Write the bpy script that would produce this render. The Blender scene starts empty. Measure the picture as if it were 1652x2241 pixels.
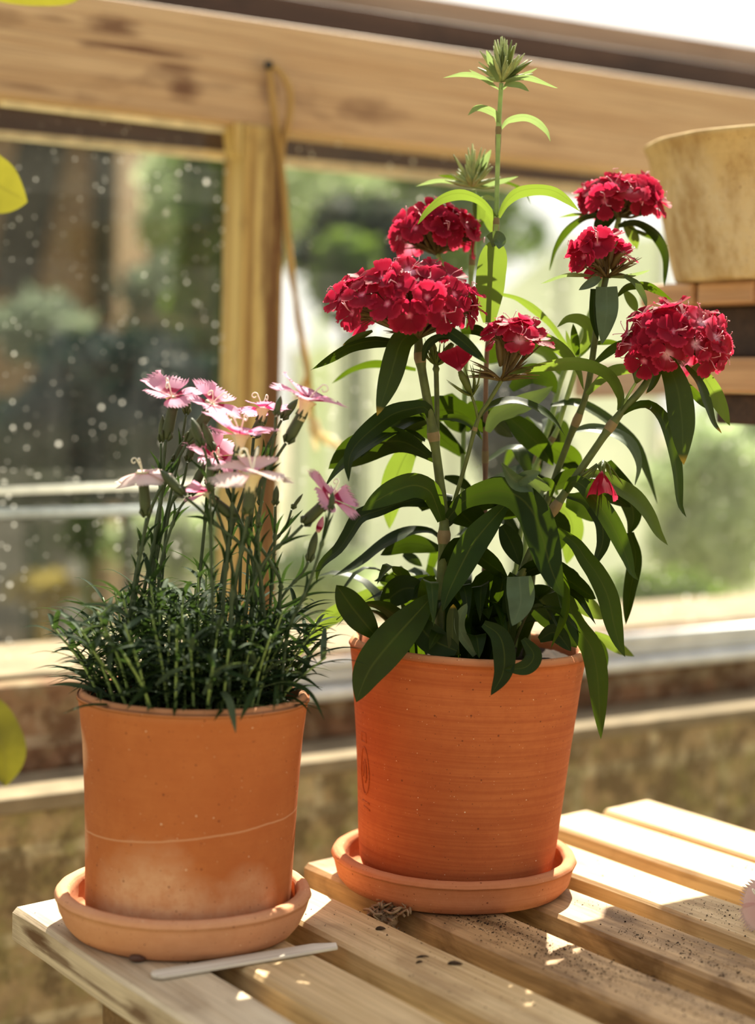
import bpy, math, random
from math import sin, cos, pi, radians, sqrt
from mathutils import Vector, Matrix, Quaternion

# ------------------------------------------------------------------ camera model
F = 3700.0; CAM_H = 0.315; PITCH = radians(4.0); ROLL = radians(1.5)
CX, CY = 826.0, 1120.5
FWD = Vector((0, cos(PITCH), -sin(PITCH)))
_up0 = Vector((0, sin(PITCH), cos(PITCH))); _rt0 = Vector((1, 0, 0))
RT = _rt0 * cos(ROLL) + _up0 * sin(ROLL)
UP = -_rt0 * sin(ROLL) + _up0 * cos(ROLL)
EYE = Vector((0, 0, CAM_H))
ANG = radians(35.2)                     # the greenhouse wall runs 35.2 degrees off the view
US, WS = (-sin(ANG), cos(ANG)), (cos(ANG), sin(ANG))

def ray(px, py):
    return FWD + RT * ((px - CX) / F) - UP * ((py - CY) / F)
def at_y(px, py, y):
    r = ray(px, py); return EYE + r * (y / r.y)
def on_z(px, py, z=0.0):
    r = ray(px, py); return EYE + r * ((z - CAM_H) / r.z)
def on_u(px, py, u):                    # hit the vertical plane at depth u of the wall frame -> (w, z)
    r = ray(px, py); t = u / (r.x * US[0] + r.y * US[1]); p = EYE + r * t
    return p.x * WS[0] + p.y * WS[1], p.z
def wuz(p): return Vector((p.x * WS[0] + p.y * WS[1], p.x * US[0] + p.y * US[1], p.z))
def world(w, u, z): return Vector((w * WS[0] + u * US[0], w * WS[1] + u * US[1], z))

sc = bpy.context.scene
COL = sc.collection
rng = random.Random(7)

# ------------------------------------------------------------------ object helpers
def link(o, parent=None):
    COL.objects.link(o)
    if parent is not None: o.parent = parent
    return o
def tag(o, label=None, cat=None, group=None, kind=None):
    if label: o['label'] = label
    if cat: o['category'] = cat
    if group: o['group'] = group
    if kind: o['kind'] = kind
    return o
def empty(name, loc=(0, 0, 0), rz=0.0):
    o = bpy.data.objects.new(name, None); o.empty_display_size = .02
    o.location = loc; o.rotation_euler = (0, 0, rz); COL.objects.link(o); return o

class MB:
    """collects geometry, then links it as one mesh object"""
    def __init__(s): s.v = []; s.f = []; s.m = []; s.uv = []
    def add(s, verts, faces, mi=0, uvs=None):
        b = len(s.v); s.v += [tuple(p) for p in verts]
        for f in faces:
            s.f.append(tuple(i + b for i in f)); s.m.append(mi)
            s.uv.append([uvs[i] for i in f] if uvs else [(0, 0)] * len(f))
    def box(s, a, b, mi=0, bev=0.0):
        x0, y0, z0 = a; x1, y1, z1 = b
        s.hexa([(x0,y0,z0),(x1,y0,z0),(x1,y1,z0),(x0,y1,z0),(x0,y0,z1),(x1,y0,z1),(x1,y1,z1),(x0,y1,z1)], mi)
    def hexa(s, p, mi=0):
        s.add(p, [(0,3,2,1),(4,5,6,7),(0,1,5,4),(1,2,6,5),(2,3,7,6),(3,0,4,7)], mi)
    def tube(s, pts, rad, n=8, mi=0, caps=True):
        pts = [Vector(p) for p in pts]; m = len(pts)
        if not hasattr(rad, '__len__'): rad = [rad] * m
        T = [(pts[min(i+1, m-1)] - pts[max(i-1, 0)]).normalized() for i in range(m)]
        ref = Vector((0, 0, 1)) if abs(T[0].z) < .9 else Vector((1, 0, 0))
        a = T[0].cross(ref).normalized(); vs = []; uv = []
        for i in range(m):
            a = (a - T[i] * a.dot(T[i])); a = a.normalized() if a.length > 1e-9 else T[i].orthogonal().normalized()
            b = T[i].cross(a)
            for k in range(n):
                t = 2 * pi * k / n; vs.append(pts[i] + (a * cos(t) + b * sin(t)) * rad[i]); uv.append((k / n, i / (m - 1)))
        fs = [(i*n+k, i*n+(k+1) % n, (i+1)*n+(k+1) % n, (i+1)*n+k) for i in range(m-1) for k in range(n)]
        if caps: fs += [tuple(range(n-1, -1, -1)), tuple((m-1)*n+k for k in range(n))]
        s.add(vs, fs, mi, uv)
    def grid(s, rows, mi=0, closed=False, uvs=None):
        n = len(rows[0]); m = len(rows); vs = [p for r in rows for p in r]
        uv = uvs or [(j / (n - 1), i / (m - 1)) for i in range(m) for j in range(n)]
        fs = [(i*n+j, i*n+(j+1) % n, (i+1)*n+(j+1) % n, (i+1)*n+j) for i in range(m-1) for j in range(n if closed else n-1)]
        s.add(vs, fs, mi, uv)
    def lathe(s, prof, n=96, mi=0, center=(0, 0), wob=None):
        rows = []
        for (r, z) in prof:
            rows.append([(center[0] + (r + (wob(2*pi*k/n, z) if wob and r > 1e-5 else 0)) * cos(2*pi*k/n),
                          center[1] + (r + (wob(2*pi*k/n, z) if wob and r > 1e-5 else 0)) * sin(2*pi*k/n), z) for k in range(n)])
        s.grid(rows, mi, True, [(j / n, i / (len(rows)-1)) for i in range(len(rows)) for j in range(n)])
    def ball(s, c, r, mi=0, n=6, m=4, sq=(1, 1, 1)):
        rows = [[(c[0] + r*sq[0]*sin(pi*i/m)*cos(2*pi*k/n), c[1] + r*sq[1]*sin(pi*i/m)*sin(2*pi*k/n), c[2] + r*sq[2]*cos(pi*i/m)) for k in range(n)] for i in range(m+1)]
        s.grid(rows, mi, True, [(0, 0)] * (n * (m + 1)))
    def mesh(s, name, mats, smooth=True):
        me = bpy.data.meshes.new(name); me.from_pydata(s.v, [], s.f); me.update()
        for m in (mats if isinstance(mats, (list, tuple)) else [mats]): me.materials.append(m)
        uvl = me.uv_layers.new(name='UVMap'); flat = []
        for u in s.uv:
            for c in u: flat += [c[0], c[1]]
        uvl.data.foreach_set('uv', flat)
        me.polygons.foreach_set('material_index', s.m)
        me.polygons.foreach_set('use_smooth', [smooth] * len(s.f))
        return me
    def build(s, name, mats, parent=None, smooth=True, rel=True, bevel=0.0):
        """geometry given in world space; with a parent it is moved into the parent's space"""
        if parent is not None and rel:
            inv = parent_matrix(parent).inverted(); s.v = [tuple(inv @ Vector(p)) for p in s.v]
        o = bpy.data.objects.new(name, s.mesh(name, mats, smooth)); link(o, parent)
        if bevel:
            b = o.modifiers.new('edge', 'BEVEL'); b.width = bevel; b.segments = 2; b.limit_method = 'ANGLE'; b.angle_limit = radians(40)
        return o
def parent_matrix(o):
    m = Matrix.LocRotScale(o.location, o.rotation_euler.to_quaternion() if o.rotation_mode != 'QUATERNION' else o.rotation_quaternion, o.scale)
    return (parent_matrix(o.parent) @ m) if o.parent else m

def catmull(P, n):
    P = [Vector(p) for p in P]
    if len(P) == 2: return [P[0].lerp(P[1], i / (n - 1)) for i in range(n)]
    Q = [P[0] * 2 - P[1]] + P + [P[-1] * 2 - P[-2]]
    L = [0.0]
    for i in range(len(P) - 1): L.append(L[-1] + max((P[i+1] - P[i]).length, 1e-6))
    out = []
    for k in range(n):
        s = L[-1] * k / (n - 1); i = 0
        while i < len(P) - 2 and s > L[i+1]: i += 1
        t = (s - L[i]) / (L[i+1] - L[i]); t = min(max(t, 0), 1)
        a, b, c, d = Q[i], Q[i+1], Q[i+2], Q[i+3]
        out.append(0.5 * ((2*b) + (c - a)*t + (2*a - 5*b + 4*c - d)*t*t + (3*b - a - 3*c + d)*t*t*t))
    return out

# ------------------------------------------------------------------ materials
def new_mat(name):
    m = bpy.data.materials.new(name); m.use_nodes = True; nt = m.node_tree; nt.nodes.clear(); return m, nt
class N:
    def __init__(s, nt): s.nt = nt
    def __call__(s, t, **kw):
        n = s.nt.nodes.new(t)
        for k, v in kw.items():
            if k.startswith('i_'):
                key = k[2:]; key = int(key) if key.isdigit() else key.replace('__', ' ')
                sock = n.inputs[key]
                if hasattr(v, 'is_linked') or isinstance(v, bpy.types.NodeSocket): s.nt.links.new(v, sock)
                else: sock.default_value = v
            else: setattr(n, k, v)
        return n
    def l(s, a, b): s.nt.links.new(a, b)
    def ramp(s, fac, stops, interp='LINEAR'):
        r = s.nt.nodes.new('ShaderNodeValToRGB'); r.color_ramp.interpolation = interp
        e = r.color_ramp.elements
        while len(e) < len(stops): e.new(0.5)
        for i, (p, c) in enumerate(stops):
            e[i].position = p; e[i].color = (c, c, c, 1) if not hasattr(c, '__len__') else (*c, 1)
        s.l(fac, r.inputs[0]); return r.outputs[0]
    def mix(s, fac, a, b, mode='MIX'):
        n = s.nt.nodes.new('ShaderNodeMix'); n.data_type = 'RGBA'; n.blend_type = mode
        for sock, v in ((n.inputs[0], fac), (n.inputs[6], a), (n.inputs[7], b)):
            if isinstance(v, bpy.types.NodeSocket): s.l(v, sock)
            elif hasattr(v, '__len__'): sock.default_value = (*v[:3], 1)
            else: sock.default_value = v
        return n.outputs[2]
    def math(s, op, a, b=0.0, c=None, clamp=False):
        n = s.nt.nodes.new('ShaderNodeMath'); n.operation = op; n.use_clamp = clamp
        for i, v in enumerate((a, b, c)):
            if v is None: continue
            if isinstance(v, bpy.types.NodeSocket): s.l(v, n.inputs[i])
            else: n.inputs[i].default_value = v
        return n.outputs[0]
    def noise(s, vec, scale=1.0, detail=4.0, rough=.5, dist=0.0):
        n = s('ShaderNodeTexNoise'); s.l(vec, n.inputs['Vector']); n.inputs['Scale'].default_value = scale
        n.inputs['Detail'].default_value = detail; n.inputs['Roughness'].default_value = rough; n.inputs['Distortion'].default_value = dist
        return n.outputs['Fac']
    def coords(s, scale=(1, 1, 1), loc=(0, 0, 0), rnd=True, kind='Object'):
        tc = s('ShaderNodeTexCoord'); mp = s('ShaderNodeMapping'); mp.inputs['Scale'].default_value = scale; mp.inputs['Location'].default_value = loc
        v = tc.outputs[kind]
        if rnd:
            oi = s('ShaderNodeObjectInfo'); vm = s('ShaderNodeVectorMath', operation='MULTIPLY_ADD')
            s.l(oi.outputs['Random'], vm.inputs[0]); vm.inputs[1].default_value = (7.3, 3.1, 5.7); s.l(v, vm.inputs[2]); v = vm.outputs[0]
        s.l(v, mp.inputs['Vector']); return mp.outputs[0]
    def bump(s, h, strength=.3, dist=.002):
        b = s('ShaderNodeBump'); b.inputs['Strength'].default_value = strength; b.inputs['Distance'].default_value = dist
        s.l(h, b.inputs['Height']); return b.outputs[0]
    def pbr(s, col, rough=.6, spec=.3, normal=None, metal=0.0):
        p = s('ShaderNodeBsdfPrincipled')
        for sock, v in ((p.inputs['Base Color'], col), (p.inputs['Roughness'], rough)):
            if isinstance(v, bpy.types.NodeSocket): s.l(v, sock)
            elif hasattr(v, '__len__'): sock.default_value = (*v[:3], 1)
            else: sock.default_value = v
        p.inputs['Specular IOR Level'].default_value = spec; p.inputs['Metallic'].default_value = metal
        if normal is not None: s.l(normal, p.inputs['Normal'])
        return p.outputs[0]
    def out(s, sh):
        o = s('ShaderNodeOutputMaterial'); s.l(sh, o.inputs['Surface'])
    def mixsh(s, fac, a, b):
        n = s('ShaderNodeMixShader')
        if isinstance(fac, bpy.types.NodeSocket): s.l(fac, n.inputs[0])
        else: n.inputs[0].default_value = fac
        s.l(a, n.inputs[1]); s.l(b, n.inputs[2]); return n.outputs[0]

def plain(name, col, rough=.6, spec=.3, var=.15, scale=40, metal=0.0):
    m, nt = new_mat(name); n = N(nt); v = n.coords()
    f = n.noise(v, scale, 4)
    c = n.mix(n.ramp(f, [(.3, 0.0), (.7, 1.0)]), [x * (1 - var) for x in col], [min(1, x * (1 + var)) for x in col])
    n.out(n.pbr(c, rough, spec, metal=metal)); return m

def wood(name, axis, light, dark, deep, grain=90.0, blotch=8.0, rough=.62, stain=.5, bump=.25, stain_cut=(.5, .68), marks=()):
    """timber with its grain along one local axis; stains are soft blotches drawn out along the grain"""
    m, nt = new_mat(name); n = N(nt)
    def sc3(along, across): return tuple(along if i == axis else across for i in range(3))
    g = n.noise(n.coords(sc3(grain * .035, grain)), 1.0, 6, .6, .3)
    g2 = n.noise(n.coords(sc3(grain * .06, grain * 3.5), (3, 1, 2)), 1.0, 3, .6)
    b = n.noise(n.coords(sc3(blotch * .35, blotch), (1, 5, 2)), 1.0, 5, .55, .6)
    c = n.mix(n.ramp(g, [(.32, 0.0), (.66, 1.0)]), dark, light)
    c = n.mix(n.math('MULTIPLY', n.ramp(g2, [(.35, 1.0), (.55, 0.0)]), .35), c, deep)
    c = n.mix(n.math('MULTIPLY', n.ramp(b, [(stain_cut[0], 0.0), (stain_cut[1], 1.0)]), stain), c, deep)
    if marks:                                       # dark drips and tool stains at their own places on this board
        tc = n('ShaderNodeTexCoord').outputs['Object']; rag = n.noise(n.coords(sc3(9, 110), (2, 7, 4), rnd=False), 1.0, 6, .7)
        for (p, s, k) in marks:
            vm = n('ShaderNodeVectorMath', operation='SUBTRACT'); n.l(tc, vm.inputs[0]); vm.inputs[1].default_value = p
            dv_ = n('ShaderNodeVectorMath', operation='DIVIDE'); n.l(vm.outputs[0], dv_.inputs[0]); dv_.inputs[1].default_value = s
            ln = n('ShaderNodeVectorMath', operation='LENGTH'); n.l(dv_.outputs[0], ln.inputs[0])
            e = n.math('ADD', ln.outputs['Value'], n.math('MULTIPLY', n.math('SUBTRACT', rag, .5), 2.6))
            c = n.mix(n.math('MULTIPLY', n.ramp(e, [(.35, 1.0), (1.05, 0.0)]), k), c, deep)
    n.out(n.pbr(c, rough, .25, n.bump(n.math('ADD', g, n.math('MULTIPLY', g2, .5)), bump, .0015))); return m

def terracotta(name, c1, c2, c3, chalk, bands, patches=(), score=None, seed=0.0, lip=None, streak=0.0):
    m, nt = new_mat(name); n = N(nt)
    v = n.coords((1, 1, 1), (seed, 0, 0), rnd=False)
    big = n.noise(v, 14, 5, .6); fine = n.noise(v, 160, 6, .65)
    c = n.mix(n.ramp(big, [(.35, 0.0), (.65, 1.0)]), c1, c2)
    bd = n.noise(n.coords((6, 6, 420), (seed, 0, 0), rnd=False), 1.0, 4, .7)
    c = n.mix(n.math('MULTIPLY', n.ramp(bd, [(.4, 0.0), (.62, 1.0)]), bands), c, c3)
    c = n.mix(n.math('MULTIPLY', n.ramp(fine, [(.45, 0.0), (.75, 1.0)]), .35), c, c3)
    tc = n('ShaderNodeTexCoord').outputs['Object']
    for (p, r, k) in patches:                      # chalky lime bloom with ragged edges
        d = n('ShaderNodeVectorMath', operation='DISTANCE'); n.l(tc, d.inputs[0]); d.inputs[1].default_value = p
        e = n.math('ADD', d.outputs['Value'], n.math('MULTIPLY', n.math('SUBTRACT', big, .5), r * 1.1))
        f = n.ramp(n.math('DIVIDE', e, r), [(.55, 1.0), (1.0, 0.0)])
        f = n.math('MULTIPLY', f, n.math('MULTIPLY', n.ramp(fine, [(.3, .5), (.6, 1.0)]), k))
        c = n.mix(f, c, chalk)
    if lip:                                         # the worn, paler lip
        sz = n('ShaderNodeSeparateXYZ'); n.l(tc, sz.inputs[0])
        c = n.mix(n.math('MULTIPLY', n.ramp(n.math('ADD', sz.outputs[2], n.math('MULTIPLY', n.math('SUBTRACT', fine, .5), .002)), [(lip - .0006, 0.0), (lip + .0006, 1.0)]), .55), c, chalk)
    if streak:
        sk = n.noise(n.coords((30, 30, 15), (seed, 0, 0), rnd=False), 1.0, 6, .7); c = n.mix(n.math('MULTIPLY', n.ramp(sk, [(.42, 0.0), (.6, 1.0)]), streak), c, c3)
    def specks(scale, thr, col, k, off):
        nonlocal c
        vo = n('ShaderNodeTexVoronoi'); n.l(n.coords((1, 1, 1), (off, seed, 0), rnd=False), vo.inputs['Vector']); vo.inputs['Scale'].default_value = scale
        sp = n('ShaderNodeSeparateColor'); n.l(vo.outputs['Color'], sp.inputs[0])
        size = n.math('MULTIPLY', n.ramp(sp.outputs[0], [(.72, 0.0), (1.0, 1.0)]), thr)
        f = n.math('MULTIPLY', n.math('LESS_THAN', vo.outputs['Distance'], size), k); c = n.mix(f, c, col)
    specks(230, .16, (.16, .045, .02), .8, 2.0); specks(480, .22, (.20, .06, .025), .7, 5.0); specks(210, .11, (.85, .62, .42), .8, 9.0); specks(420, .14, (.80, .56, .36), .6, 13.0)
    if score:                                       # a scored line round the body, dipping on one side
        se = n('ShaderNodeSeparateXYZ'); n.l(tc, se.inputs[0])
        z = n.math('ADD', se.outputs[2], n.math('ADD', n.math('MULTIPLY', se.outputs[0], score[1]), n.math('MULTIPLY', n.math('SUBTRACT', big, .5), .004)))
        f = n.math('LESS_THAN', n.math('ABSOLUTE', n.math('SUBTRACT', z, score[0])), .00045)
        c = n.mix(n.math('MULTIPLY', f, .6), c, chalk)
    h = n.math('ADD', fine, n.math('MULTIPLY', bd, bands * 1.2))
    n.out(n.pbr(c, .82, .2, n.bump(h, .22, .0012))); return m

def leaf_mat(name, col, vein, trans, tfac=.38, rough=.45, tip=None, spec=.25):
    """leaf blade: UV u runs across (midrib at .5), v from base to tip"""
    m, nt = new_mat(name); n = N(nt)
    uv = n('ShaderNodeUVMap').outputs[0]; se = n('ShaderNodeSeparateXYZ'); n.l(uv, se.inputs[0])
    oi = n('ShaderNodeObjectInfo').outputs['Random']
    no = n.noise(n.coords(), 55, 4, .6)
    c = n.mix(n.ramp(no, [(.35, 0.0), (.65, 1.0)]), [x * .72 for x in col], [x * 1.25 for x in col])
    c = n.mix(n.math('MULTIPLY', oi, .3), c, [col[0] * 1.7, col[1] * 1.35, col[2] * 1.1])
    mid = n.math('ABSOLUTE', n.math('SUBTRACT', se.outputs[0], .5))
    vf = n.math('MULTIPLY', n.ramp(mid, [(.012, 1.0), (.045, 0.0)]), .55)
    c = n.mix(vf, c, vein); t = n.mix(vf, trans, [x * .55 for x in trans])
    if tip:
        tf = n.ramp(n.math('ADD', se.outputs[1], n.math('MULTIPLY', n.math('SUBTRACT', no, .5), .12)), [(tip[1], 0.0), (tip[1] + .07, 1.0)])
        c = n.mix(tf, c, tip[0]); t = n.mix(tf, t, tip[0])
    tr = n('ShaderNodeBsdfTranslucent'); n.l(t, tr.inputs[0])
    nb = n.bump(n.math('ADD', no, n.math('MULTIPLY', mid, 1.5)), .25, .001)
    n.out(n.mixsh(tfac, n.pbr(c, rough, spec, nb), tr.outputs[0])); return m

def petal_mat(name, stops, tstops, tfac=.45, streak=.25):
    """petal: UV v runs from the eye (0) to the fringe (1)"""
    m, nt = new_mat(name); n = N(nt)
    uv = n('ShaderNodeUVMap').outputs[0]; se = n('ShaderNodeSeparateXYZ'); n.l(uv, se.inputs[0])
    mp = n('ShaderNodeMapping'); mp.inputs['Scale'].default_value = (26, 2.0, 1); n.l(uv, mp.inputs[0])
    st = n.noise(mp.outputs[0], 1.0, 3); oi = n('ShaderNodeObjectInfo').outputs['Random']
    v = n.math('ADD', se.outputs[1], n.math('MULTIPLY', n.math('SUBTRACT', st, .5), .12))
    c = n.ramp(v, stops); t = n.ramp(v, tstops)
    c = n.mix(n.math('MULTIPLY', n.ramp(st, [(.4, 1.0), (.6, 0.0)]), streak), c, n.mix(.5, c, (0, 0, 0)))
    c = n.mix(n.math('MULTIPLY', oi, .3), c, n.mix(.35, c, (0, 0, 0)))
    tr = n('ShaderNodeBsdfTranslucent'); n.l(t, tr.inputs[0])
    n.out(n.mixsh(tfac, n.pbr(c, .6, .12), tr.outputs[0])); return m

M = {}
M['pot_pale'] = terracotta('terracotta_orange', (.43, .122, .034), (.50, .162, .048), (.37, .10, .027), (.66, .36, .20), .18,
    patches=[((-.018, -.060, .016), .046, .9), ((-.0605, -.016, .10), .017, .85), ((-.0605, -.014, .048), .018, .85), ((.040, -.047, .018), .026, .55)], score=(.060, -.10), seed=1.0, lip=.1292)
M['pot_deep'] = terracotta('terracotta_red', (.44, .115, .034), (.51, .15, .048), (.34, .076, .023), (.68, .34, .17), .55, seed=4.0, lip=.1464)
M['saucer_a'] = terracotta('terracotta_saucer', (.60, .285, .145), (.68, .345, .185), (.52, .215, .095), (.70, .43, .28), .22, seed=2.0)
M['saucer_b'] = terracotta('terracotta_saucer_red', (.52, .19, .08), (.60, .245, .115), (.42, .135, .052), (.68, .38, .22), .4, seed=3.0)
M['pot_lime'] = terracotta('limey_old_clay', (.56, .40, .17), (.66, .49, .23), (.36, .22, .08), (.70, .60, .40), .1,
    patches=[((-.09, -.05, .02), .08, .8), ((-.02, -.1, .05), .07, .6)], seed=6.0, streak=.75)
M['soil'] = plain('dark_potting_soil', (.028, .018, .012), .95, .1, .5, 160)
M['slat'] = wood('weathered_slat_timber', 1, (.72, .53, .29), (.54, .365, .17), (.20, .105, .038), 100, 34, stain=.45, bump=.35)
M['slat_soil'] = wood('soil_stained_slat_timber', 1, (.62, .40, .20), (.42, .25, .105), (.13, .065, .025), 100, 40, stain=.8, bump=.35, stain_cut=(.44, .62))
M['batten'] = wood('dark_batten_timber', 0, (.30, .185, .085), (.20, .11, .045), (.07, .04, .02), 90, 14, stain=.7)
M['leg'] = wood('table_leg_timber', 2, (.30, .185, .085), (.20, .11, .045), (.07, .04, .02), 90, 14, stain=.6)
def mk_(px, py, rx, ry, k, u=None):
    a = on_u(px, py, u or UB); b = on_u(px + rx, py + rx * .12, u or UB); return ((a[0], u or UB, a[1]), (abs(b[0] - a[0]), .05, ry * PXW), k)
UB = 1.375; PXW = 1.6 / F
M['beam'] = wood('oiled_cedar_beam', 0, (.64, .45, .27), (.46, .285, .15), (.14, .06, .032), 80, 20.0, stain=.7, stain_cut=(.60, .76),
    marks=(mk_(250, 55, 90, 26, .85), mk_(300, 108, 150, 14, .9), mk_(215, 100, 60, 12, .6), mk_(400, 195, 50, 34, .9), mk_(385, 150, 60, 16, .7), mk_(120, 40, 70, 12, .5), mk_(590, 190, 26, 60, .5), mk_(60, 190, 90, 8, .5)))
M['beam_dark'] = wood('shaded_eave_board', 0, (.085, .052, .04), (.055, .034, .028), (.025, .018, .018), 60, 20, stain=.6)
M['fascia'] = wood('silvered_fascia_board', 0, (.52, .38, .28), (.36, .23, .16), (.16, .09, .06), 50, 6, stain=.6)
M['post'] = wood('oiled_cedar_post', 2, (.70, .54, .22), (.46, .29, .09), (.14, .06, .022), 70, 46, stain=.5, stain_cut=(.54, .72), marks=(((.8385, 1.369, .30), (.0165, .03, .6), .95), ((.8135, 1.372, .30), (.0045, .05, .5), .5)))
M['shelf'] = wood('cedar_shelf_timber', 1, (.70, .45, .26), (.54, .31, .16), (.22, .10, .05), 60, 8, stain=.4)
M['stick'] = wood('grey_label_wood', 0, (.80, .74, .62), (.66, .59, .47), (.28, .2, .13), 160, 40, stain=.35)
M['putty'] = plain('pale_dusty_putty', (.78, .70, .52), .7, .3, .25, 60)
M['flash'] = plain('galvanised_flashing', (.72, .75, .76), .35, .5, .15, 30, .35)
def fibre(name, col, tcol, f):
    m, nt = new_mat(name); n = N(nt); no = n.noise(n.coords((1, 1, 1)), 90, 4); tr = n('ShaderNodeBsdfTranslucent', i_Color=(*tcol, 1))
    n.out(n.mixsh(f, n.pbr(n.mix(no, [x * .75 for x in col], col), .7, .2), tr.outputs[0])); return m
M['raffia'] = fibre('golden_raffia', (.66, .42, .15), (.6, .38, .12), .25); M['raffia_pale'] = fibre('frayed_pale_raffia', (.88, .78, .54), (.9, .8, .56), .6)
M['iron'] = plain('dark_iron', (.03, .028, .028), .5, .4, .3, 80)
M['stem'] = plain('green_stem', (.075, .095, .02), .5, .35, .3, 120)
M['stem_node'] = plain('pinkish_stem_node', (.19, .135, .06), .55, .3, .2, 120)
M['stem_purple'] = plain('purple_brown_stem', (.16, .085, .05), .5, .35, .25, 120)
M['stem_light'] = plain('fresh_green_stem', (.24, .34, .10), .5, .35, .2, 120)
M['stem_grey'] = plain('blue_green_stem', (.045, .07, .03), .55, .3, .25, 140)
M['calyx'] = leaf_mat('calyx_green', (.09, .12, .025), (.15, .16, .06), (.34, .36, .07), .3)
M['calyx_red'] = leaf_mat('calyx_purple', (.13, .095, .035), (.16, .11, .06), (.42, .30, .09), .3)
M['calyx_pink'] = plain('dark_green_calyx', (.045, .062, .020), .5, .35, .3, 90)
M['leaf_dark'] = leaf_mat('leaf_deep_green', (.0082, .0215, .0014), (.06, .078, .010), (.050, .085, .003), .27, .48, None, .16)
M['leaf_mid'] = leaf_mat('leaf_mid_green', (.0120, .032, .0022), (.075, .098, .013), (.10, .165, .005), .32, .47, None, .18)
M['leaf_lit'] = leaf_mat('leaf_sunlit_green', (.045, .085, .014), (.12, .16, .04), (.20, .285, .028), .42)  # brighter copy: sunlit look of some leaves put into the colour
M['leaf_gray'] = leaf_mat('leaf_sky_sheen', (.060, .095, .050), (.11, .15, .075), (.14, .2, .03), .22, .5)  # pale sky reflection on leaf tops put into a greyer green
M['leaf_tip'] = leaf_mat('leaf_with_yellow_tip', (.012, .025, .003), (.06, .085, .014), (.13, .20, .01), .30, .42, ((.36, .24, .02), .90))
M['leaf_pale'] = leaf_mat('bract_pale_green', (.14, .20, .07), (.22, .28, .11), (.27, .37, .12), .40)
M['blade'] = leaf_mat('narrow_blue_green_leaf', (.015, .032, .012), (.03, .055, .02), (.06, .11, .02), .24, .75, None, .08)
M['blade_lit'] = leaf_mat('narrow_highlit_leaf', (.055, .085, .05), (.08, .11, .06), (.10, .15, .04), .2, .75, None, .1)  # paler copy of the blade: highlights put into the colour
M['vine'] = leaf_mat('yellow_green_vine_leaf', (.17, .165, .02), (.24, .22, .04), (.26, .24, .02), .34)
M['petal_red'] = petal_mat('crimson_petal',
    [(0.0, (.85, .40, .50)), (.10, (.75, .12, .22)), (.20, (.22, .003, .018)), (.75, (.21, .003, .017)), (1.0, (.40, .014, .045))],
    [(0.0, (.95, .5, .6)), (.15, (.5, .03, .08)), (.8, (.62, .016, .06)), (1.0, (.85, .07, .15))], .40)
M['petal_red_eye'] = petal_mat('crimson_petal_white_eye',
    [(0.0, (.95, .72, .80)), (.18, (.80, .34, .46)), (.36, (.29, .01, .034)), (.8, (.23, .004, .019)), (1.0, (.42, .02, .055))],
    [(0.0, (1, .8, .85)), (.3, (.9, .25, .38)), (.8, (.66, .02, .065)), (1.0, (.88, .09, .17))], .40)
M['petal_pink'] = petal_mat('pink_petal',
    [(0.0, (.86, .72, .62)), (.18, (.75, .25, .38)), (.21, (.26, .006, .05)), (.36, (.30, .008, .06)), (.41, (.72, .30, .46)), (1.0, (.78, .42, .57))],
    [(0.0, (.95, .85, .7)), (.21, (.5, .03, .11)), (.36, (.5, .03, .11)), (.41, (.72, .30, .46)), (1.0, (.76, .42, .56))], .45, .08)
M['petal_cream'] = petal_mat('pale_cream_pink_petal',
    [(0.0, (.90, .82, .66)), (.14, (.88, .55, .6)), (.2, (.75, .2, .4)), (.25, (.80, .54, .54)), (1.0, (.82, .66, .60))],
    [(0.0, (.95, .88, .7)), (.2, (.95, .5, .6)), (.3, (.78, .54, .52)), (1.0, (.82, .66, .62))], .45, .06)
M['throat'] = leaf_mat('creamy_throat', (.74, .70, .46), (.8, .8, .6), (.85, .82, .5), .35)
M['style'] = plain('ivory_style', (.86, .82, .66), .5, .3, .05)
M['style_red'] = plain('pink_style', (.72, .30, .36), .5, .3, .1)
SUN_E, SKY_E, EXPO = 17.5, .72, 0.0
# ------------------------------------------------------------------ camera, light, sky
cam = bpy.data.cameras.new('camera'); co = bpy.data.objects.new('camera', cam); COL.objects.link(co)
cam.sensor_fit = 'AUTO'; cam.sensor_width = 36.0; cam.lens = 36.0 * F / 2241.0
mw = Matrix((RT, UP, -FWD)).transposed().to_4x4(); mw.translation = EYE; co.matrix_world = mw
cam.clip_start = .05; cam.clip_end = 300
cam.dof.use_dof = True; cam.dof.focus_distance = 1.03; cam.dof.aperture_fstop = 3.7; cam.dof.aperture_blades = 9
sc.camera = co
SUN_AZ, SUN_EL = radians(14), radians(48)
sl = bpy.data.lights.new('sun', 'SUN'); so = bpy.data.objects.new('sun', sl); COL.objects.link(so)
sl.energy = SUN_E; sl.color = (1.0, .92, .75); sl.angle = radians(.53)
so.rotation_mode = 'QUATERNION'
so.rotation_quaternion = Vector((sin(SUN_AZ) * cos(SUN_EL), cos(SUN_AZ) * cos(SUN_EL), sin(SUN_EL))).to_track_quat('Z', 'Y')
so.location = (2, 6, 7)
wd = bpy.data.worlds.new('sky'); sc.world = wd; wd.use_nodes = True; nt = wd.node_tree; nt.nodes.clear(); n = N(nt)
tcw = n('ShaderNodeTexCoord'); sx = n('ShaderNodeSeparateXYZ'); n.l(tcw.outputs['Generated'], sx.inputs[0])
skyc = n.ramp(sx.outputs[2], [(0.0, (1.0, .955, .86)), (.35, (1.0, .97, .90)), (1.0, (.86, .92, 1.0))])
dt = n('ShaderNodeVectorMath', operation='DOT_PRODUCT'); n.l(tcw.outputs['Generated'], dt.inputs[0]); dt.inputs[1].default_value = (sin(SUN_AZ) * cos(SUN_EL), cos(SUN_AZ) * cos(SUN_EL), sin(SUN_EL))
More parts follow.
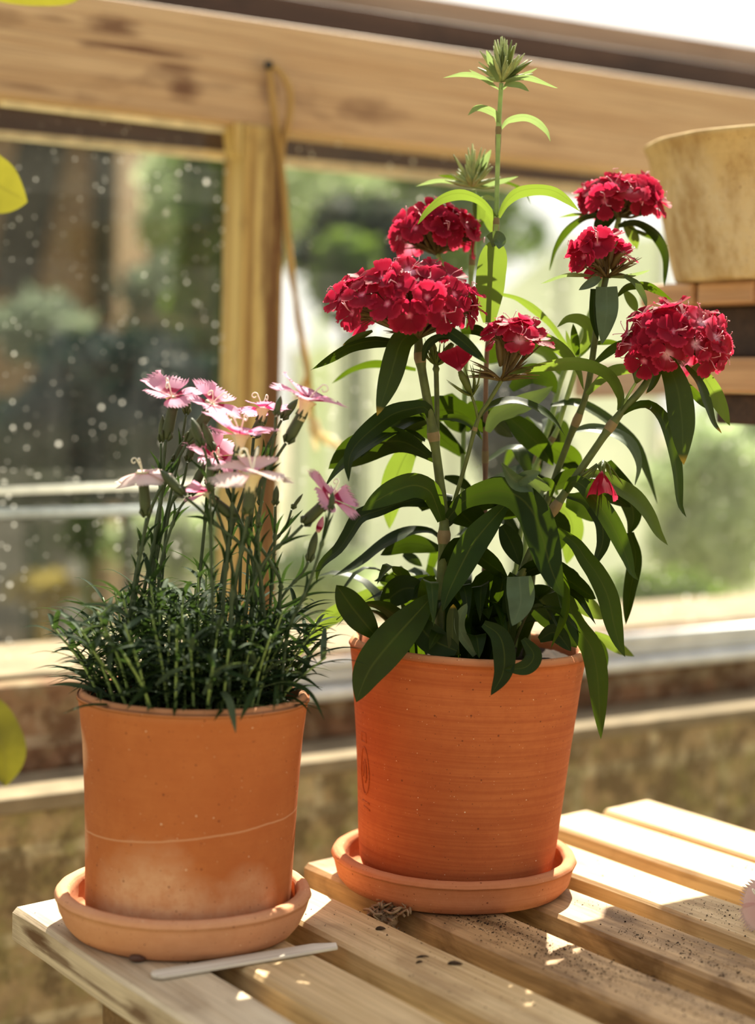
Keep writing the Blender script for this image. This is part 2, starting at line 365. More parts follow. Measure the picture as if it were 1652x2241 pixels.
glow = n.math('POWER', n.math('MAXIMUM', dt.outputs['Value'], 0.0), 3.0)          # hazy summer sky, brighter round the sun
bg = n('ShaderNodeBackground'); n.l(skyc, bg.inputs[0]); n.l(n.math('ADD', n.math('MULTIPLY', glow, SKY_E * 2.4), SKY_E), bg.inputs[1])
wo = n('ShaderNodeOutputWorld'); n.l(bg.outputs[0], wo.inputs[0])
sc.view_settings.view_transform = 'Standard'; sc.view_settings.look = 'None'; sc.view_settings.exposure = EXPO
sc.view_settings.gamma = 1.0; sc.view_settings.use_curve_mapping = False
sc.cycles.use_denoising = True; sc.cycles.adaptive_threshold = .03
sc.cycles.max_bounces = 7; sc.cycles.diffuse_bounces = 4; sc.cycles.glossy_bounces = 3; sc.cycles.transmission_bounces = 4; sc.cycles.transparent_max_bounces = 12
sc.cycles.caustics_reflective = False; sc.cycles.caustics_refractive = False; sc.cycles.sample_clamp_indirect = 6.0

# ------------------------------------------------------------------ greenhouse shell (local axes: w along the wall, u into it, z up)
FLOOR_Z = -.75
UB = 1.375                                   # inner face of the timber wall
def frame_obj(name, mb, mats, kind='structure', smooth=False, bevel=.0015):
    o = mb.build(name, mats, None, smooth, rel=False, bevel=bevel); o.rotation_euler = (0, 0, ANG)
    if kind: tag(o, kind=kind)
    return o
def long_beam(mb, u0, u1, lo, hi, wa=-.35, wb=2.9, mi=0):
    """beam along w; lo / hi are two (w, z) points of its lower / upper edge on the face u0"""
    def zz(l, w): return l[0][1] + (l[1][1] - l[0][1]) * (w - l[0][0]) / (l[1][0] - l[0][0])
    K = 7
    for k in range(K):
        a = wa + (wb - wa) * k / K; b = wa + (wb - wa) * (k + 1) / K
        if k == 0: ring = [(a, u0, zz(lo, a)), (a, u1, zz(lo, a)), (a, u1, zz(hi, a)), (a, u0, zz(hi, a))]; mb.add(ring, [(0, 1, 2, 3)], mi); base = len(mb.v) - 4
        ring = [(b, u0, zz(lo, b)), (b, u1, zz(lo, b)), (b, u1, zz(hi, b)), (b, u0, zz(hi, b))]; nb = len(mb.v); mb.v += ring
        for q in range(4):
            mb.f.append((base + q, nb + q, nb + (q + 1) % 4, base + (q + 1) % 4)); mb.m.append(mi); mb.uv.append([(0, 0)] * 4)
        base = nb
    mb.f.append((base + 3, base + 2, base + 1, base)); mb.m.append(mi); mb.uv.append([(0, 0)] * 4)

# wide head beam
mb = MB(); long_beam(mb, UB, UB + .05, [on_u(0, 212, UB), on_u(1390, 378, UB)], [on_u(300, 2, UB), on_u(1652, 204, UB)])
beam = frame_obj('trim_1', mb, M['beam'], bevel=.004)
# eave boards behind and above it
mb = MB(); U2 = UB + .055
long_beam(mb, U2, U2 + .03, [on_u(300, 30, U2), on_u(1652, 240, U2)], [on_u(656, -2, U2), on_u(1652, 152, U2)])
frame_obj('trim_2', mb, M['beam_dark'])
mb = MB(); U3 = UB + .10
long_beam(mb, U3, U3 + .02, [on_u(656, 20, U3), on_u(1652, 175, U3)], [on_u(1000, 3, U3), on_u(1652, 103, U3)])
frame_obj('trim_3', mb, M['fascia'])
# weather board seen through the glass under the beam, with the putty line along its lower edge
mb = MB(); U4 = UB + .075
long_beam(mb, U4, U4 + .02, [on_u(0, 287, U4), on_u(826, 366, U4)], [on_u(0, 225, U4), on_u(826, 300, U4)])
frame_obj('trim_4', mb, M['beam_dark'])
mb = MB(); long_beam(mb, U4 - .006, U4 + .012, [on_u(0, 300, U4), on_u(826, 384, U4)], [on_u(0, 286, U4), on_u(826, 364, U4)])
frame_obj('trim_5', mb, M['putty'])
# glazing post
wl, _ = on_u(566, 400, UB); ztop = on_u(566, 284, UB)[1]; zsill = .045
mb = MB(); mb.box((wl - .019, UB - .006, zsill - .02), (wl + .026, UB + .034, ztop + .004))
frame_obj('trim_6', mb, M['post'], bevel=.003)
mb = MB(); mb.hexa([(wl - .026, UB - .002, ztop - .022), (wl - .019, UB - .002, ztop - .030), (wl - .019, UB + .02, ztop - .030), (wl - .026, UB + .02, ztop - .022),
                    (wl - .030, UB - .002, ztop + .004), (wl - .019, UB - .002, ztop + .004), (wl - .019, UB + .02, ztop + .004), (wl - .030, UB + .02, ztop + .004)])
frame_obj('trim_7', mb, M['post'])
# wall of brick with an inner ledge; the glazing stands on it
def brick_mat(name, c1, c2, mortar, moss, mossy):
    m, nt = new_mat(name); n = N(nt); tc = n('ShaderNodeTexCoord'); se = n('ShaderNodeSeparateXYZ'); n.l(tc.outputs['Object'], se.inputs[0])
    cb = n('ShaderNodeCombineXYZ'); n.l(n.math('ADD', se.outputs[0], se.outputs[1]), cb.inputs[0]); n.l(se.outputs[2], cb.inputs[1])
    no = n.noise(tc.outputs['Object'], 22, 6, .62); no2 = n.noise(tc.outputs['Object'], 70, 4, .6)
    b = n('ShaderNodeTexBrick'); n.l(cb.outputs[0], b.inputs['Vector']); b.inputs['Scale'].default_value = 1.0
    b.inputs['Brick Width'].default_value = .215; b.inputs['Row Height'].default_value = .073; b.inputs['Mortar Size'].default_value = .006
    b.inputs['Color1'].default_value = (*c1, 1); b.inputs['Color2'].default_value = (*c2, 1); b.inputs['Mortar'].default_value = (*mortar, 1)
    c = n.mix(n.math('MULTIPLY', n.ramp(no, [(.45, 0.0), (.62, 1.0)]), mossy), b.outputs['Color'], moss)
    c = n.mix(n.math('MULTIPLY', n.ramp(n.noise(tc.outputs['Object'], 28, 5, .65), [(.46, 0.0), (.56, 1.0)]), .8), c, [x * .35 for x in c1]); c = n.mix(n.math('MULTIPLY', n.ramp(no2, [(.4, 0.0), (.66, 1.0)]), .5), c, [x * .45 for x in c1])
    no3 = n.noise(tc.outputs['Object'], 34, 5, .6)
    c = n.mix(n.math('MULTIPLY', n.ramp(no3, [(.54, 0.0), (.66, 1.0)]), .55), c, mortar)
    n.out(n.pbr(c, .9, .15, n.bump(n.math('ADD', no, no2), .5, .006))); return m
M['brick'] = brick_mat('old_mossy_brick', (.40, .28, .15), (.48, .36, .20), (.60, .50, .32), (.27, .25, .09), .85)
M['brick_top'] = brick_mat('red_brown_brick', (.34, .18, .10), (.28, .17, .10), (.46, .37, .26), (.27, .23, .13), .6)
M['cement'] = plain('pale_lime_mortar', (.25, .195, .125), .9, .15, .3, 25)
mb = MB(); LZ = -.028
mb.box((-.6, UB - .08, FLOOR_Z), (3.2, UB + .20, LZ))
frame_obj('wall_back', mb, M['brick'], bevel=.006)
mb = MB(); mb.box((-.6, UB + .004, LZ), (3.2, UB + .20, .052))
frame_obj('wall_back_upper', mb, M['brick_top'], bevel=.005)
mb = MB(); mb.box((-.6, UB + .03, .052), (3.2, UB + .205, .0565)); mb.box((-.6, UB - .082, LZ - .012), (3.2, UB + .003, LZ + .002))
frame_obj('trim_8', mb, M['cement'], bevel=.002)
# sill bars under the pane beyond the post
zA = on_u(1400, 1395, UB)[1]; zB = on_u(1400, 1447, UB)[1]
mb = MB(); mb.tube([(wl + .02, UB - .004, zA), (3.0, UB - .004, zA)], .0062, 12); mb.tube([(wl + .02, UB - .012, zB), (3.0, UB - .012, zB)], .0075, 12)
mb.box((wl + .02, UB - .004, zB), (3.0, UB + .003, zA))
frame_obj('trim_9', mb, M['flash'], smooth=True, bevel=0)
mb = MB(); mb.box((-40, -30, FLOOR_Z - .1), (40, 60, FLOOR_Z))
def ground_mat():
    m, nt = new_mat('pale_stone_paving'); n = N(nt); v = n.coords((1, 1, 1), rnd=False)
    f = n.noise(v, 1.1, 5, .6); c = n.mix(n.ramp(f, [(.42, 0.0), (.56, 1.0)]), (.36, .30, .21), (.13, .16, .06))
    c = n.mix(n.math('MULTIPLY', n.noise(v, 14, 5), .5), c, (.28, .23, .16)); n.out(n.pbr(c, .9, .15)); return m
g = mb.build('floor', ground_mat(), None, False, rel=False); tag(g, kind='structure')

# glazing: grimy horticultural glass, lapped in the pane before the post
def glass_mat(name, base, dirt, speck_scale, seed):
    m, nt = new_mat(name); n = N(nt); tc = n('ShaderNodeTexCoord'); ob = tc.outputs['Object']; se = n('ShaderNodeSeparateXYZ'); n.l(ob, se.inputs[0])
    cb = n('ShaderNodeCombineXYZ'); n.l(se.outputs[0], cb.inputs[0]); n.l(se.outputs[2], cb.inputs[1]); cb.inputs[2].default_value = seed
    haze = n.noise(cb.outputs[0], 7, 6, .65); run = n.noise(n.coords((40, 1, 3.5), (seed, 0, 0), rnd=False), 1.0, 4, .6)
    f = n.math('ADD', base, n.math('MULTIPLY', n.ramp(haze, [(.38, 0.0), (.72, 1.0)]), dirt))
    f = n.math('ADD', f, n.math('MULTIPLY', n.ramp(run, [(.5, 0.0), (.75, 1.0)]), dirt * .5))
    def specks(scale, thr, k, off):
        vo = n('ShaderNodeTexVoronoi', voronoi_dimensions='2D'); mp = n('ShaderNodeMapping'); mp.inputs['Location'].default_value = (off, seed, 0); n.l(cb.outputs[0], mp.inputs[0])
        n.l(mp.outputs[0], vo.inputs['Vector']); vo.inputs['Scale'].default_value = scale
        sp = n('ShaderNodeSeparateColor'); n.l(vo.outputs['Color'], sp.inputs[0])
        lim = n.math('MULTIPLY', n.ramp(sp.outputs[0], [(.55, 0.0), (1.0, 1.0)]), thr)
        lim = n.math('MULTIPLY', lim, n.ramp(haze, [(.36, .25), (.6, 1.0)]))
        return n.math('MULTIPLY', n.math('LESS_THAN', vo.outputs['Distance'], lim), k)
    s1 = n.math('MAXIMUM', specks(speck_scale, .12, .85, 1.3), specks(speck_scale * 2.0, .15, .8, 4.1))
    f = n.math('MAXIMUM', f, s1)
    di = n('ShaderNodeBsdfDiffuse', i_Color=(.62, .60, .52, 1)); tl = n('ShaderNodeBsdfTranslucent', i_Color=(.86, .86, .80, 1))
    dirt_sh = n.mixsh(.6, di.outputs[0], tl.outputs[0])
    gl = n('ShaderNodeBsdfGlossy', i_Color=(1, 1, 1, 1), i_Roughness=.03); tr = n('ShaderNodeBsdfTransparent', i_Color=(.95, .97, .95, 1))
    fr = n('ShaderNodeFresnel', i_IOR=1.35)
    n.out(n.mixsh(f, n.mixsh(fr.outputs[0], tr.outputs[0], gl.outputs[0]), dirt_sh)); return m
M['glass_a'] = glass_mat('grimy_glass', .006, .032, 48, 2.0)
M['glass_b'] = glass_mat('dusty_glass', .010, .04, 34, 9.0)
UG = UB + .026
zl0 = on_u(0, 1086, UG)[1]; zl1 = on_u(500, 1063, UG)[1]; zlap = (zl0 + zl1) / 2
win = empty('window_1', (0, 0, 0), ANG); tag(win, kind='structure')
def pane(name, w0, w1, u, z0, z1, mat, parent):
    mb = MB(); mb.add([(w0, u, z0), (w1, u, z0), (w1, u, z1), (w0, u, z1)], [(0, 1, 2, 3)]); return mb.build(name, mat, parent, False, rel=False)
pane('pane', -.35, wl - .012, UG, zlap, ztop + .03, M['glass_a'], win)
pane('pane', -.35, wl - .012, UG + .004, .05, zlap + .02, M['glass_a'], win)
def strip_mat(name, col, tcol, f):
    m, nt = new_mat(name); n = N(nt); no = n.noise(n.coords((1, 1, 1)), 90, 4)
    tr = n('ShaderNodeBsdfTranslucent', i_Color=(*tcol, 1)); c = n.mix(n.ramp(no, [(.3, 0.0), (.6, 1.0)]), [x * .6 for x in col], col)
    n.out(n.mixsh(f, n.pbr(c, .25, .6), tr.outputs[0])); return m
M['lap'] = strip_mat('bright_glass_edge', (.9, .9, .85), (1, 1, .95), .6)
M['lap2'] = strip_mat('pale_glass_edge', (.66, .72, .74), (.75, .8, .82), .4)
def lap(px0, py0, px1, py1, h, mat, u):
    a, b = on_u(px0, py0, u), on_u(px1, py1, u); mb = MB()
    mb.hexa([(a[0], u - .003, a[1] - h), (b[0], u - .003, b[1] - h), (b[0], u, b[1] - h), (a[0], u, a[1] - h), (a[0], u - .003, a[1] + h), (b[0], u - .003, b[1] + h), (b[0], u, b[1] + h), (a[0], u, a[1] + h)])
    o = mb.build('lapped_edge', mat, win, True, rel=False); return o
lap(-40, 1076, 500, 1054, .0036, M['lap'], UG - .001); lap(-40, 1124, 500, 1112, .0045, M['lap2'], UG + .006)
# pale strip added for the lit top edge of the glass under the beam
mb = MB(); a, b = on_u(0, 216, UB + .02), on_u(505, 280, UB + .02)
mb.hexa([(a[0], UB+.012, a[1]-.006), (b[0], UB+.012, b[1]-.005), (b[0], UB+.024, b[1]-.005), (a[0], UB+.024, a[1]-.006), (a[0], UB+.012, a[1]+.01), (b[0], UB+.012, b[1]+.01), (b[0], UB+.024, b[1]+.01), (a[0], UB+.024, a[1]+.01)])
mb.build('lit_edge_strip', M['putty'], win, False, rel=False)
mb = MB(); long_beam(mb, UB - .03, UB - .002, [on_u(1290, 872, UB - .03), on_u(1640, 860, UB - .03)], [on_u(1290, 800, UB - .03), on_u(1640, 785, UB - .03)], on_u(1290, 840, UB - .03)[0], 2.6)
frame_obj('trim_10', mb, M['fascia'], bevel=.003)
win2 = empty('window_2', (0, 0, 0), ANG); tag(win2, kind='structure')
pane('pane', wl + .02, 3.0, UG, zA, ztop + .05, M['glass_b'], win2)

# ------------------------------------------------------------------ slatted table
table = empty('slatted_table', (0, 0, 0), ANG)
tag(table, 'weathered timber table of spaced slats under the two planted pots', 'table')
M['slat_edge'] = wood('stained_edge_slat_timber', 1, (.70, .58, .40), (.55, .42, .26), (.13, .065, .028), 100, 34, stain=.4, bump=.35,
    marks=(((.402, .908, -.0085), (.004, .022, .0065), .95), ((.402, .875, -.0125), (.004, .035, .0035), .8), ((.402, .82, -.0135), (.004, .05, .003), .75), ((.402, .775, -.0115), (.004, .022, .006), .9), ((.402, .745, -.014), (.004, .02, .004), .7)))
SL = [(.402, .4495, .941), (.4675, .5135, .938), (.5365, .5810, .936), (.6065, .6535, .934), (.6795, .7250, .938), (.7480, .7950, .940), (.8230, .8770, .944), (.8870, .9420, .945)]
for i, (w0, w1, ue) in enumerate(SL):
    mb = MB(); t = .0205
    K = 24; rows = []
    for k in range(K + 1):
        u = -.15 + (ue + .15) * k / K; e = .0006 * sin(k * 1.7 + i); c = .0022 if 0 < k < K else .003
        wa, wb = w0 + e, w1 + .0006 * sin(k * 1.3 + 2 * i)
        uu = u if k < K else ue
        sk = lambda w: uu + (.006 * (w - w0) / (w1 - w0) if k == K else 0)
        rows.append([(wa + c, sk(wa), 0), (wb - c, sk(wb), 0), (wb, sk(wb), -c), (wb, sk(wb), -t + .001), (wb - .001, sk(wb), -t), (wa + .001, sk(wa), -t), (wa, sk(wa), -t + .001), (wa, sk(wa), -c)])
    mb.grid(rows, 0, True, [(0, 0)] * (8 * (K + 1)))
    b0 = K * 8; mb.add([rows[K][j] for j in range(8)], [tuple(range(7, -1, -1))])
    mb.add([rows[0][j] for j in range(8)], [tuple(range(8))])
    o = mb.build('slat', M['slat_edge'] if i == 0 else M['slat_soil'] if i in (3, 4) else M['slat'], table, False, rel=False)
for u0 in (.795, .25):
    mb = MB(); mb.box((.414, u0, -.066), (.95, u0 + .048, -.0208)); o = mb.build('batten', M['batten'], table, False, rel=False, bevel=.002)
for (w, u) in ((.44, .745), (.885, .745), (.44, .30), (.885, .30)):
    mb = MB(); mb.box((w, u, FLOOR_Z), (w + .045, u + .045, -.0208)); mb.build('leg', M['leg'], table, False, rel=False, bevel=.002)

# ------------------------------------------------------------------ saucers
def saucer(center, R, h, foot, mat, label, name='terracotta_saucer', seed=1):
    o_ = MB(); r = random.Random(seed); ph = [r.uniform(0, 6.28) for _ in range(4)]
    wob = lambda a, z: .0005 * sin(2 * a + ph[0]) + .00035 * sin(5 * a + ph[1]) + .00018 * sin(23 * a + ph[2]) * (1 if z > h * .8 else .3)
    wall = .0085
    prof = [(0, 0), (foot - .004, 0), (foot, .0012), (foot + .004, .006), (R - .0025, h * .55), (R - .0005, h * .85), (R, h - .004), (R - .0012, h - .0012), (R - .004, h), (R - wall + .001, h - .0006), (R - wall - .0004, h - .003), (R - wall - .0008, h * .5), (R - wall - .002, .0088), (R - wall - .0045, .0064), (0, .0060)]
    pr = []
    for i in range(len(prof) - 1):
        for k in range(3):
            t = k / 3; pr.append((prof[i][0] * (1 - t) + prof[i+1][0] * t, prof[i][1] * (1 - t) + prof[i+1][1] * t))
    pr.append(prof[-1]); o_.lathe(pr, 120, 0, (0, 0), wob)
    o = o_.build(name, mat, None, True, rel=False); o.location = center
    tag(o, label, 'saucer', 'terracotta saucers on the table'); return o
SA = Vector((-.1075, .973, 0)); SB = Vector((.0553, 1.078, 0))
saucer(SA, .0742, .0255, .064, M['saucer_a'], 'paler terracotta saucer under the pot of pink flowers', seed=3)
saucer(SB, .0795, .0225, .0715, M['saucer_b'], 'redder terracotta saucer under the pot of crimson flowers', seed=5)

# ------------------------------------------------------------------ pots (bodies; the plants follow)
def pot_body(root, prof, wall, mat, tilt, seed, soil_z, floor_r):
    r = random.Random(seed); ph = [r.uniform(0, 6.28) for _ in range(4)]
    H = prof[-1][1]
    wob = lambda a, z: .0004 * sin(2 * a + ph[0]) + .0003 * sin(3 * a + ph[1] + z * 30) + .0002 * sin(11 * a + ph[2]) * (z / H)
    P = [(0, 0), (prof[0][0] - .003, 0)] + [(prof[0][0] - .0008, .0012)]
    for i in range(len(prof) - 1):
        for k in range(5):
            t = k / 5; P.append((prof[i][0] * (1 - t) + prof[i+1][0] * t, max(.003, prof[i][1] * (1 - t) + prof[i+1][1] * t)))
    R = prof[-1][0]
    P += [(R, H - .0046), (R - .0007, H - .0034), (R - .0022, H - .0012), (R - .0034, H - .0001), (R - wall + .0015, H - .0002), (R - wall, H - .0015), (R - wall - .0015, H - .012), (R - wall - .004, H - .03), (prof[-2][0] - wall - .004, soil_z - .02), (0, soil_z - .02)]
    mb = MB(); mb.lathe(P, 128, 0, (0, 0), wob)
    o = bpy.data.objects.new('pot', mb.mesh('pot', mat)); link(o, root)
    o.rotation_euler = (tilt[0], tilt[1], 0)
    # soil surface, lumpy
    mb = MB(); rows = []; rr = R - wall - .003
    for i in range(14):
        q = rr * i / 13
        rows.append([(q * cos(2*pi*k/48), q * sin(2*pi*k/48), soil_z + (.0022 * r.uniform(-1, 1) if 0 < i < 13 else 0)) for k in range(48)])
    mb.grid(rows, 0, True, [(0, 0)] * (14 * 48))
    s = bpy.data.objects.new('soil', mb.mesh('soil', M['soil'])); link(s, root); s.rotation_euler = (tilt[0], tilt[1], 0)
    return o
PA = Vector((-.1052, .974, .0074)); PB = Vector((.0565, 1.079, .0084))
rootA = empty('potted_dianthus', PA)
tag(rootA, 'low bushy dianthus with pale pink flowers in an orange terracotta pot', 'potted plant')
rootB = empty('potted_dianthus', PB)
tag(rootB, 'tall leafy dianthus with crimson flower heads in a redder terracotta pot', 'potted plant')
pot_body(rootA, [(.0588, 0), (.0602, .012), (.0603, .02), (.0609, .045), (.0620, .075), (.0637, .105), (.0655, .122), (.0674, .1335)], .0065, M['pot_pale'], (0, radians(.6)), 2, .1255, .05)
pot_body(rootB, [(.0595, 0), (.0624, .008), (.0640, .022), (.0655, .042), (.0672, .065), (.0691, .087), (.0713, .108), (.0734, .129), (.0764, .1495)], .006, M['pot_deep'], (0, radians(1.6)), 8, .1415, .05)
# worn maker's stamp pressed into the redder pot: oval ring, small square above, two short bars below
mb = MB(); th0 = math.atan2(at_y(806, 1700, 1.02).y - PB.y, at_y(806, 1700, 1.035).x - PB.x)
def on_pot(dx, dz, lift=0.0):
    z = dz; r = .0640 + (z - .022) * .0875 + lift; a = TH + dx / .067; return (r * cos(a), r * sin(a), z)
TH = radians(180 + 24); zc = .068
def stroke(pts, rad=.0006): mb.tube([on_pot(x, z) for x, z in pts], rad, 6)
stroke([(.0058 * cos(t) * (1 if sin(t) < .2 else .9), zc + .0150 * sin(t)) for t in [2*pi*k/28 for k in range(29)]], .00055)
stroke([(-.003, zc - .004), (-.0015, zc + .005), (.0005, zc + .007), (.002, zc + .002), (.0015, zc - .006)], .0008)
stroke([(-.001, zc + .004), (.0005, zc - .008)], .0007)
stroke([(-.0035, zc + .0185), (-.003, zc + .0245), (.003, zc + .0245), (.0035, zc + .0185), (-.0035, zc + .0185)], .00045)
stroke([(-.005, zc - .020), (.0055, zc - .0205)], .0006); stroke([(-.003, zc - .0235), (.0058, zc - .0245)], .0006)
st = bpy.data.objects.new('stamped_mark', mb.mesh('stamped_mark', M['pot_deep'])); link(st, rootB); st.rotation_euler = (0, radians(1.6), 0)
SUN_BLOCK = [(-.0099, 1.0667, .2799), (.0006, 1.0977, .2918), (.0162, 1.0838, .2978), (.0303, 1.0899, .3037), (.0354, 1.0644, .2543), (.0491, 1.0502, .2443), (.0685, 1.118, .3037), (.0569, 1.0303, .2205), (.0921, 1.1605, .3513), (.0775, 1.0524, .2561), (.0893, 1.0531, .2502), (.1101, 1.029, .2086), (.1346, 1.0716, .2621)]  # unseen spots where added leaves stop the sun
# ------------------------------------------------------------------ leaves, stems, blossoms
def leaf_width(t, base=.34, peak=.45, tipp=2.0):
    if t < peak: return base + (1 - base) * sin(t / peak * pi / 2)
    x = (t - peak) / (1 - peak); return max(0.0, (1 - x ** tipp)) ** .92
def leaf_mesh(mb, P, W, up, face, turn, fold=.22, n=22, mi=0, base=.34, peak=.45, tipp=2.0, wave=.0, seed=0, roll_tip=0.0):
    """blade along the points P: turn rotates it from facing the viewer's side (0) to lying flat (90)"""
    C = catmull(P, n); r = random.Random(seed); ph = r.uniform(0, 6); rows = []; uvs = []
    prev = None
    for i in range(n):
        T = (C[min(i+1, n-1)] - C[max(i-1, 0)]).normalized(); t = i / (n - 1)
        S0 = T.cross(face); 
        if S0.length < .15: S0 = T.cross(up)
        S0.normalize()
        if prev is not None and S0.dot(prev) < 0: S0 = -S0
        prev = S0.copy()
        Nn = S0.cross(T).normalized(); a = turn + roll_tip * t
        S = S0 * cos(a) + Nn * sin(a); Q = Nn * cos(a) - S0 * sin(a)
        h = W * .5 * leaf_width(t, base, peak, tipp)
        row = []
        for q in (-1, -.5, 0, .5, 1):
            wv = wave * W * sin(t * 14 + ph + q * 1.5) * abs(q) * (1 - t * .3)
            row.append(C[i] + S * (h * q) + Q * (fold * h * abs(q) * 1.0 + wv)); uvs.append(((q + 1) / 2, t))
        rows.append(row)
    mb.grid(rows, mi, False, uvs)
PXM = 1.0 / F
def blade(root, pts, w, ya, yb, mat, name='leaf', real=None, fold=.22, base=.34, peak=.45, tipp=2.0, wave=.03, ymid=None, turn=None, flip=1, roll_tip=0.0):
    n = len(pts); P = []
    for i, (x, y) in enumerate(pts):
        t = i / (n - 1); d = ya + (yb - ya) * t
        if ymid is not None: d += (ymid - (ya + yb) / 2) * 4 * t * (1 - t)
        P.append(at_y(x, y, d))
    ym = (ya + yb) / 2; W = w * ym * PXM
    # narrow-looking blades are broad leaves seen nearly edge on
    L = sum((P[i+1] - P[i]).length for i in range(n - 1))
    R_ = real * PXM * ym if real else max(W, min(.0125, L * .17))
    tn = math.acos(min(1, W / R_)) if turn is None else turn
    cy_ = sum(p[1] for p in pts) / n
    c = P[n // 2]; face = (EYE - c).normalized(); up = Vector((0, 0, 1))
    # sign so that the flat of an arching leaf tips upward
    C = catmull(P, 5); T = (C[3] - C[1]).normalized(); S0 = T.cross(face).normalized(); Nn = S0.cross(T)
    best = 1 if (Nn * cos(.6) - S0 * sin(.6)).z > (Nn * cos(.6) + S0 * sin(.6)).z else -1
    if cy_ < 840: best = -best
    mb = MB(); leaf_mesh(mb, P, R_, up, face, tn * best * flip, fold, 24 if L > .03 else 14, 0, base, peak, tipp, wave, int(pts[0][0] * 7 + pts[-1][1]), roll_tip)
    return mb.build(name, mat, root, True)
STEMS = []
def stem_tube(root, pts, rad, mats, name='stem', nodes=(), nn=40, taper=1.0, swell=1.45, seglen=.006):
    """pts: (px, py, y); nodes: fractions along the stem where it swells and turns pinkish"""
    P = catmull([at_y(x, y, d) if not isinstance(x, Vector) else x for (x, y, d) in pts], nn); mb = MB()
    m = len(P); R_ = []
    if root is rootB: STEMS.extend(P)
    for i in range(m):
        t = i / (m - 1); r = rad * (1 + (taper - 1) * t)
        for nd in nodes: r *= 1 + (swell - 1) * math.exp(-((t - nd) / .022) ** 2)
        R_.append(r)
    mb.tube(P, R_, 9, 0)
    if nodes and len(mats) > 1:
        for fi in range((m - 1) * 9):
            t = (fi // 9 + .5) / (m - 1)
            if any(abs(t - nd) < .016 for nd in nodes): mb.m[fi] = 1
    o = mb.build(name, mats, root, True); return o

def petal(mb, R, phi, lift, cup, rnd, mi=0, teeth=7, tooth=.09, half=.42, claw=.07, notch=.0, nr=7, na=13):
    d = Vector((cos(phi), sin(phi), 0)); s = Vector((-sin(phi), cos(phi), 0)); z = Vector((0, 0, 1))
    rows = []; uvs = []; w1 = rnd.uniform(-1, 1); w2 = rnd.uniform(-1, 1); tw = rnd.uniform(-.25, .25); sh = rnd.uniform(.88, 1.08)
    for i in range(nr):
        v = i / (nr - 1); hw = R * (claw + (half - claw) * (sin(min(1, v * 1.12) * pi / 2) ** 1.5)) 
        row = []
        for j in range(na):
            a = 2 * j / (na - 1) - 1
            rr = R * sh * v * (1 - .20 * a * a * v)
            if i == nr - 1: rr += R * tooth * (.5 - abs(((a + 1) * teeth / 2) % 1 - .5) * 2) * (1 + .5 * rnd.uniform(-1, 1))
            h = R * (lift * v + cup * v * v + .05 * w1 * sin(a * 3 + w2) * v + tw * a * v * .35 + .08 * a * a * v)
            row.append(d * rr + s * (hw * a) + z * h); uvs.append(((a + 1) / 2, v))
        rows.append(row)
    mb.grid(rows, mi, False, uvs)

def red_blossom(seed, eye=False):
    r = random.Random(seed); mb = MB(); R = .0122
    for k in range(5):
        petal(mb, R, 2*pi*k/5 + r.uniform(-.12, .12), r.uniform(.0, .35), r.uniform(-.25, .12), r, 0, 8, .11, .45, .06)
    # tube and calyx behind the petals
    mb.tube([(0, 0, -.0002), (0, 0, -.004), (0, 0, -.012), (0, 0, -.015)], [.0011, .0013, .0017, .0010], 7, 1)
    for k in range(6):
        a = k * 1.05 + r.random(); q = .0017
        mb.tube([(q*cos(a)*.6, q*sin(a)*.6, -.0145), (q*1.5*cos(a), q*1.5*sin(a), -.008), (q*(1.9+r.random())*cos(a), q*(1.9+r.random())*sin(a), -.0005 + .003*r.random())], [.0004, .0004, .00012], 4, 1)
    if r.random() < .7:
        for k in range(2):
            a = r.uniform(0, 6.28); mb.tube([(0, 0, 0), (.0015*cos(a), .0015*sin(a), .004), (.004*cos(a), .004*sin(a), .0075), (.0055*cos(a+.4), .0055*sin(a+.4), .0078)], .00022, 5, 2); mb.ball((.0055*cos(a+.4), .0055*sin(a+.4), .0078), .0004, 2, 5, 4)
    return mb.mesh('blossom', [M['petal_red_eye'] if eye else M['petal_red'], M['calyx_red'], M['style_red']])
RED = [red_blossom(100 + i) for i in range(6)]; REDE = [red_blossom(200 + i, True) for i in range(4)]

def place_blossom(parent, mesh, pos, axis, roll, s=1.0, name='blossom'):
    o = bpy.data.objects.new(name, mesh); link(o, parent)
    q = Vector(axis).normalized().to_track_quat('Z', 'Y') @ Quaternion((0, 0, 1), roll)
    o.rotation_mode = 'QUATERNION'; o.rotation_quaternion = q; o.scale = (s, s, s); o.location = parent_matrix(parent).inverted() @ Vector(pos)
    return o

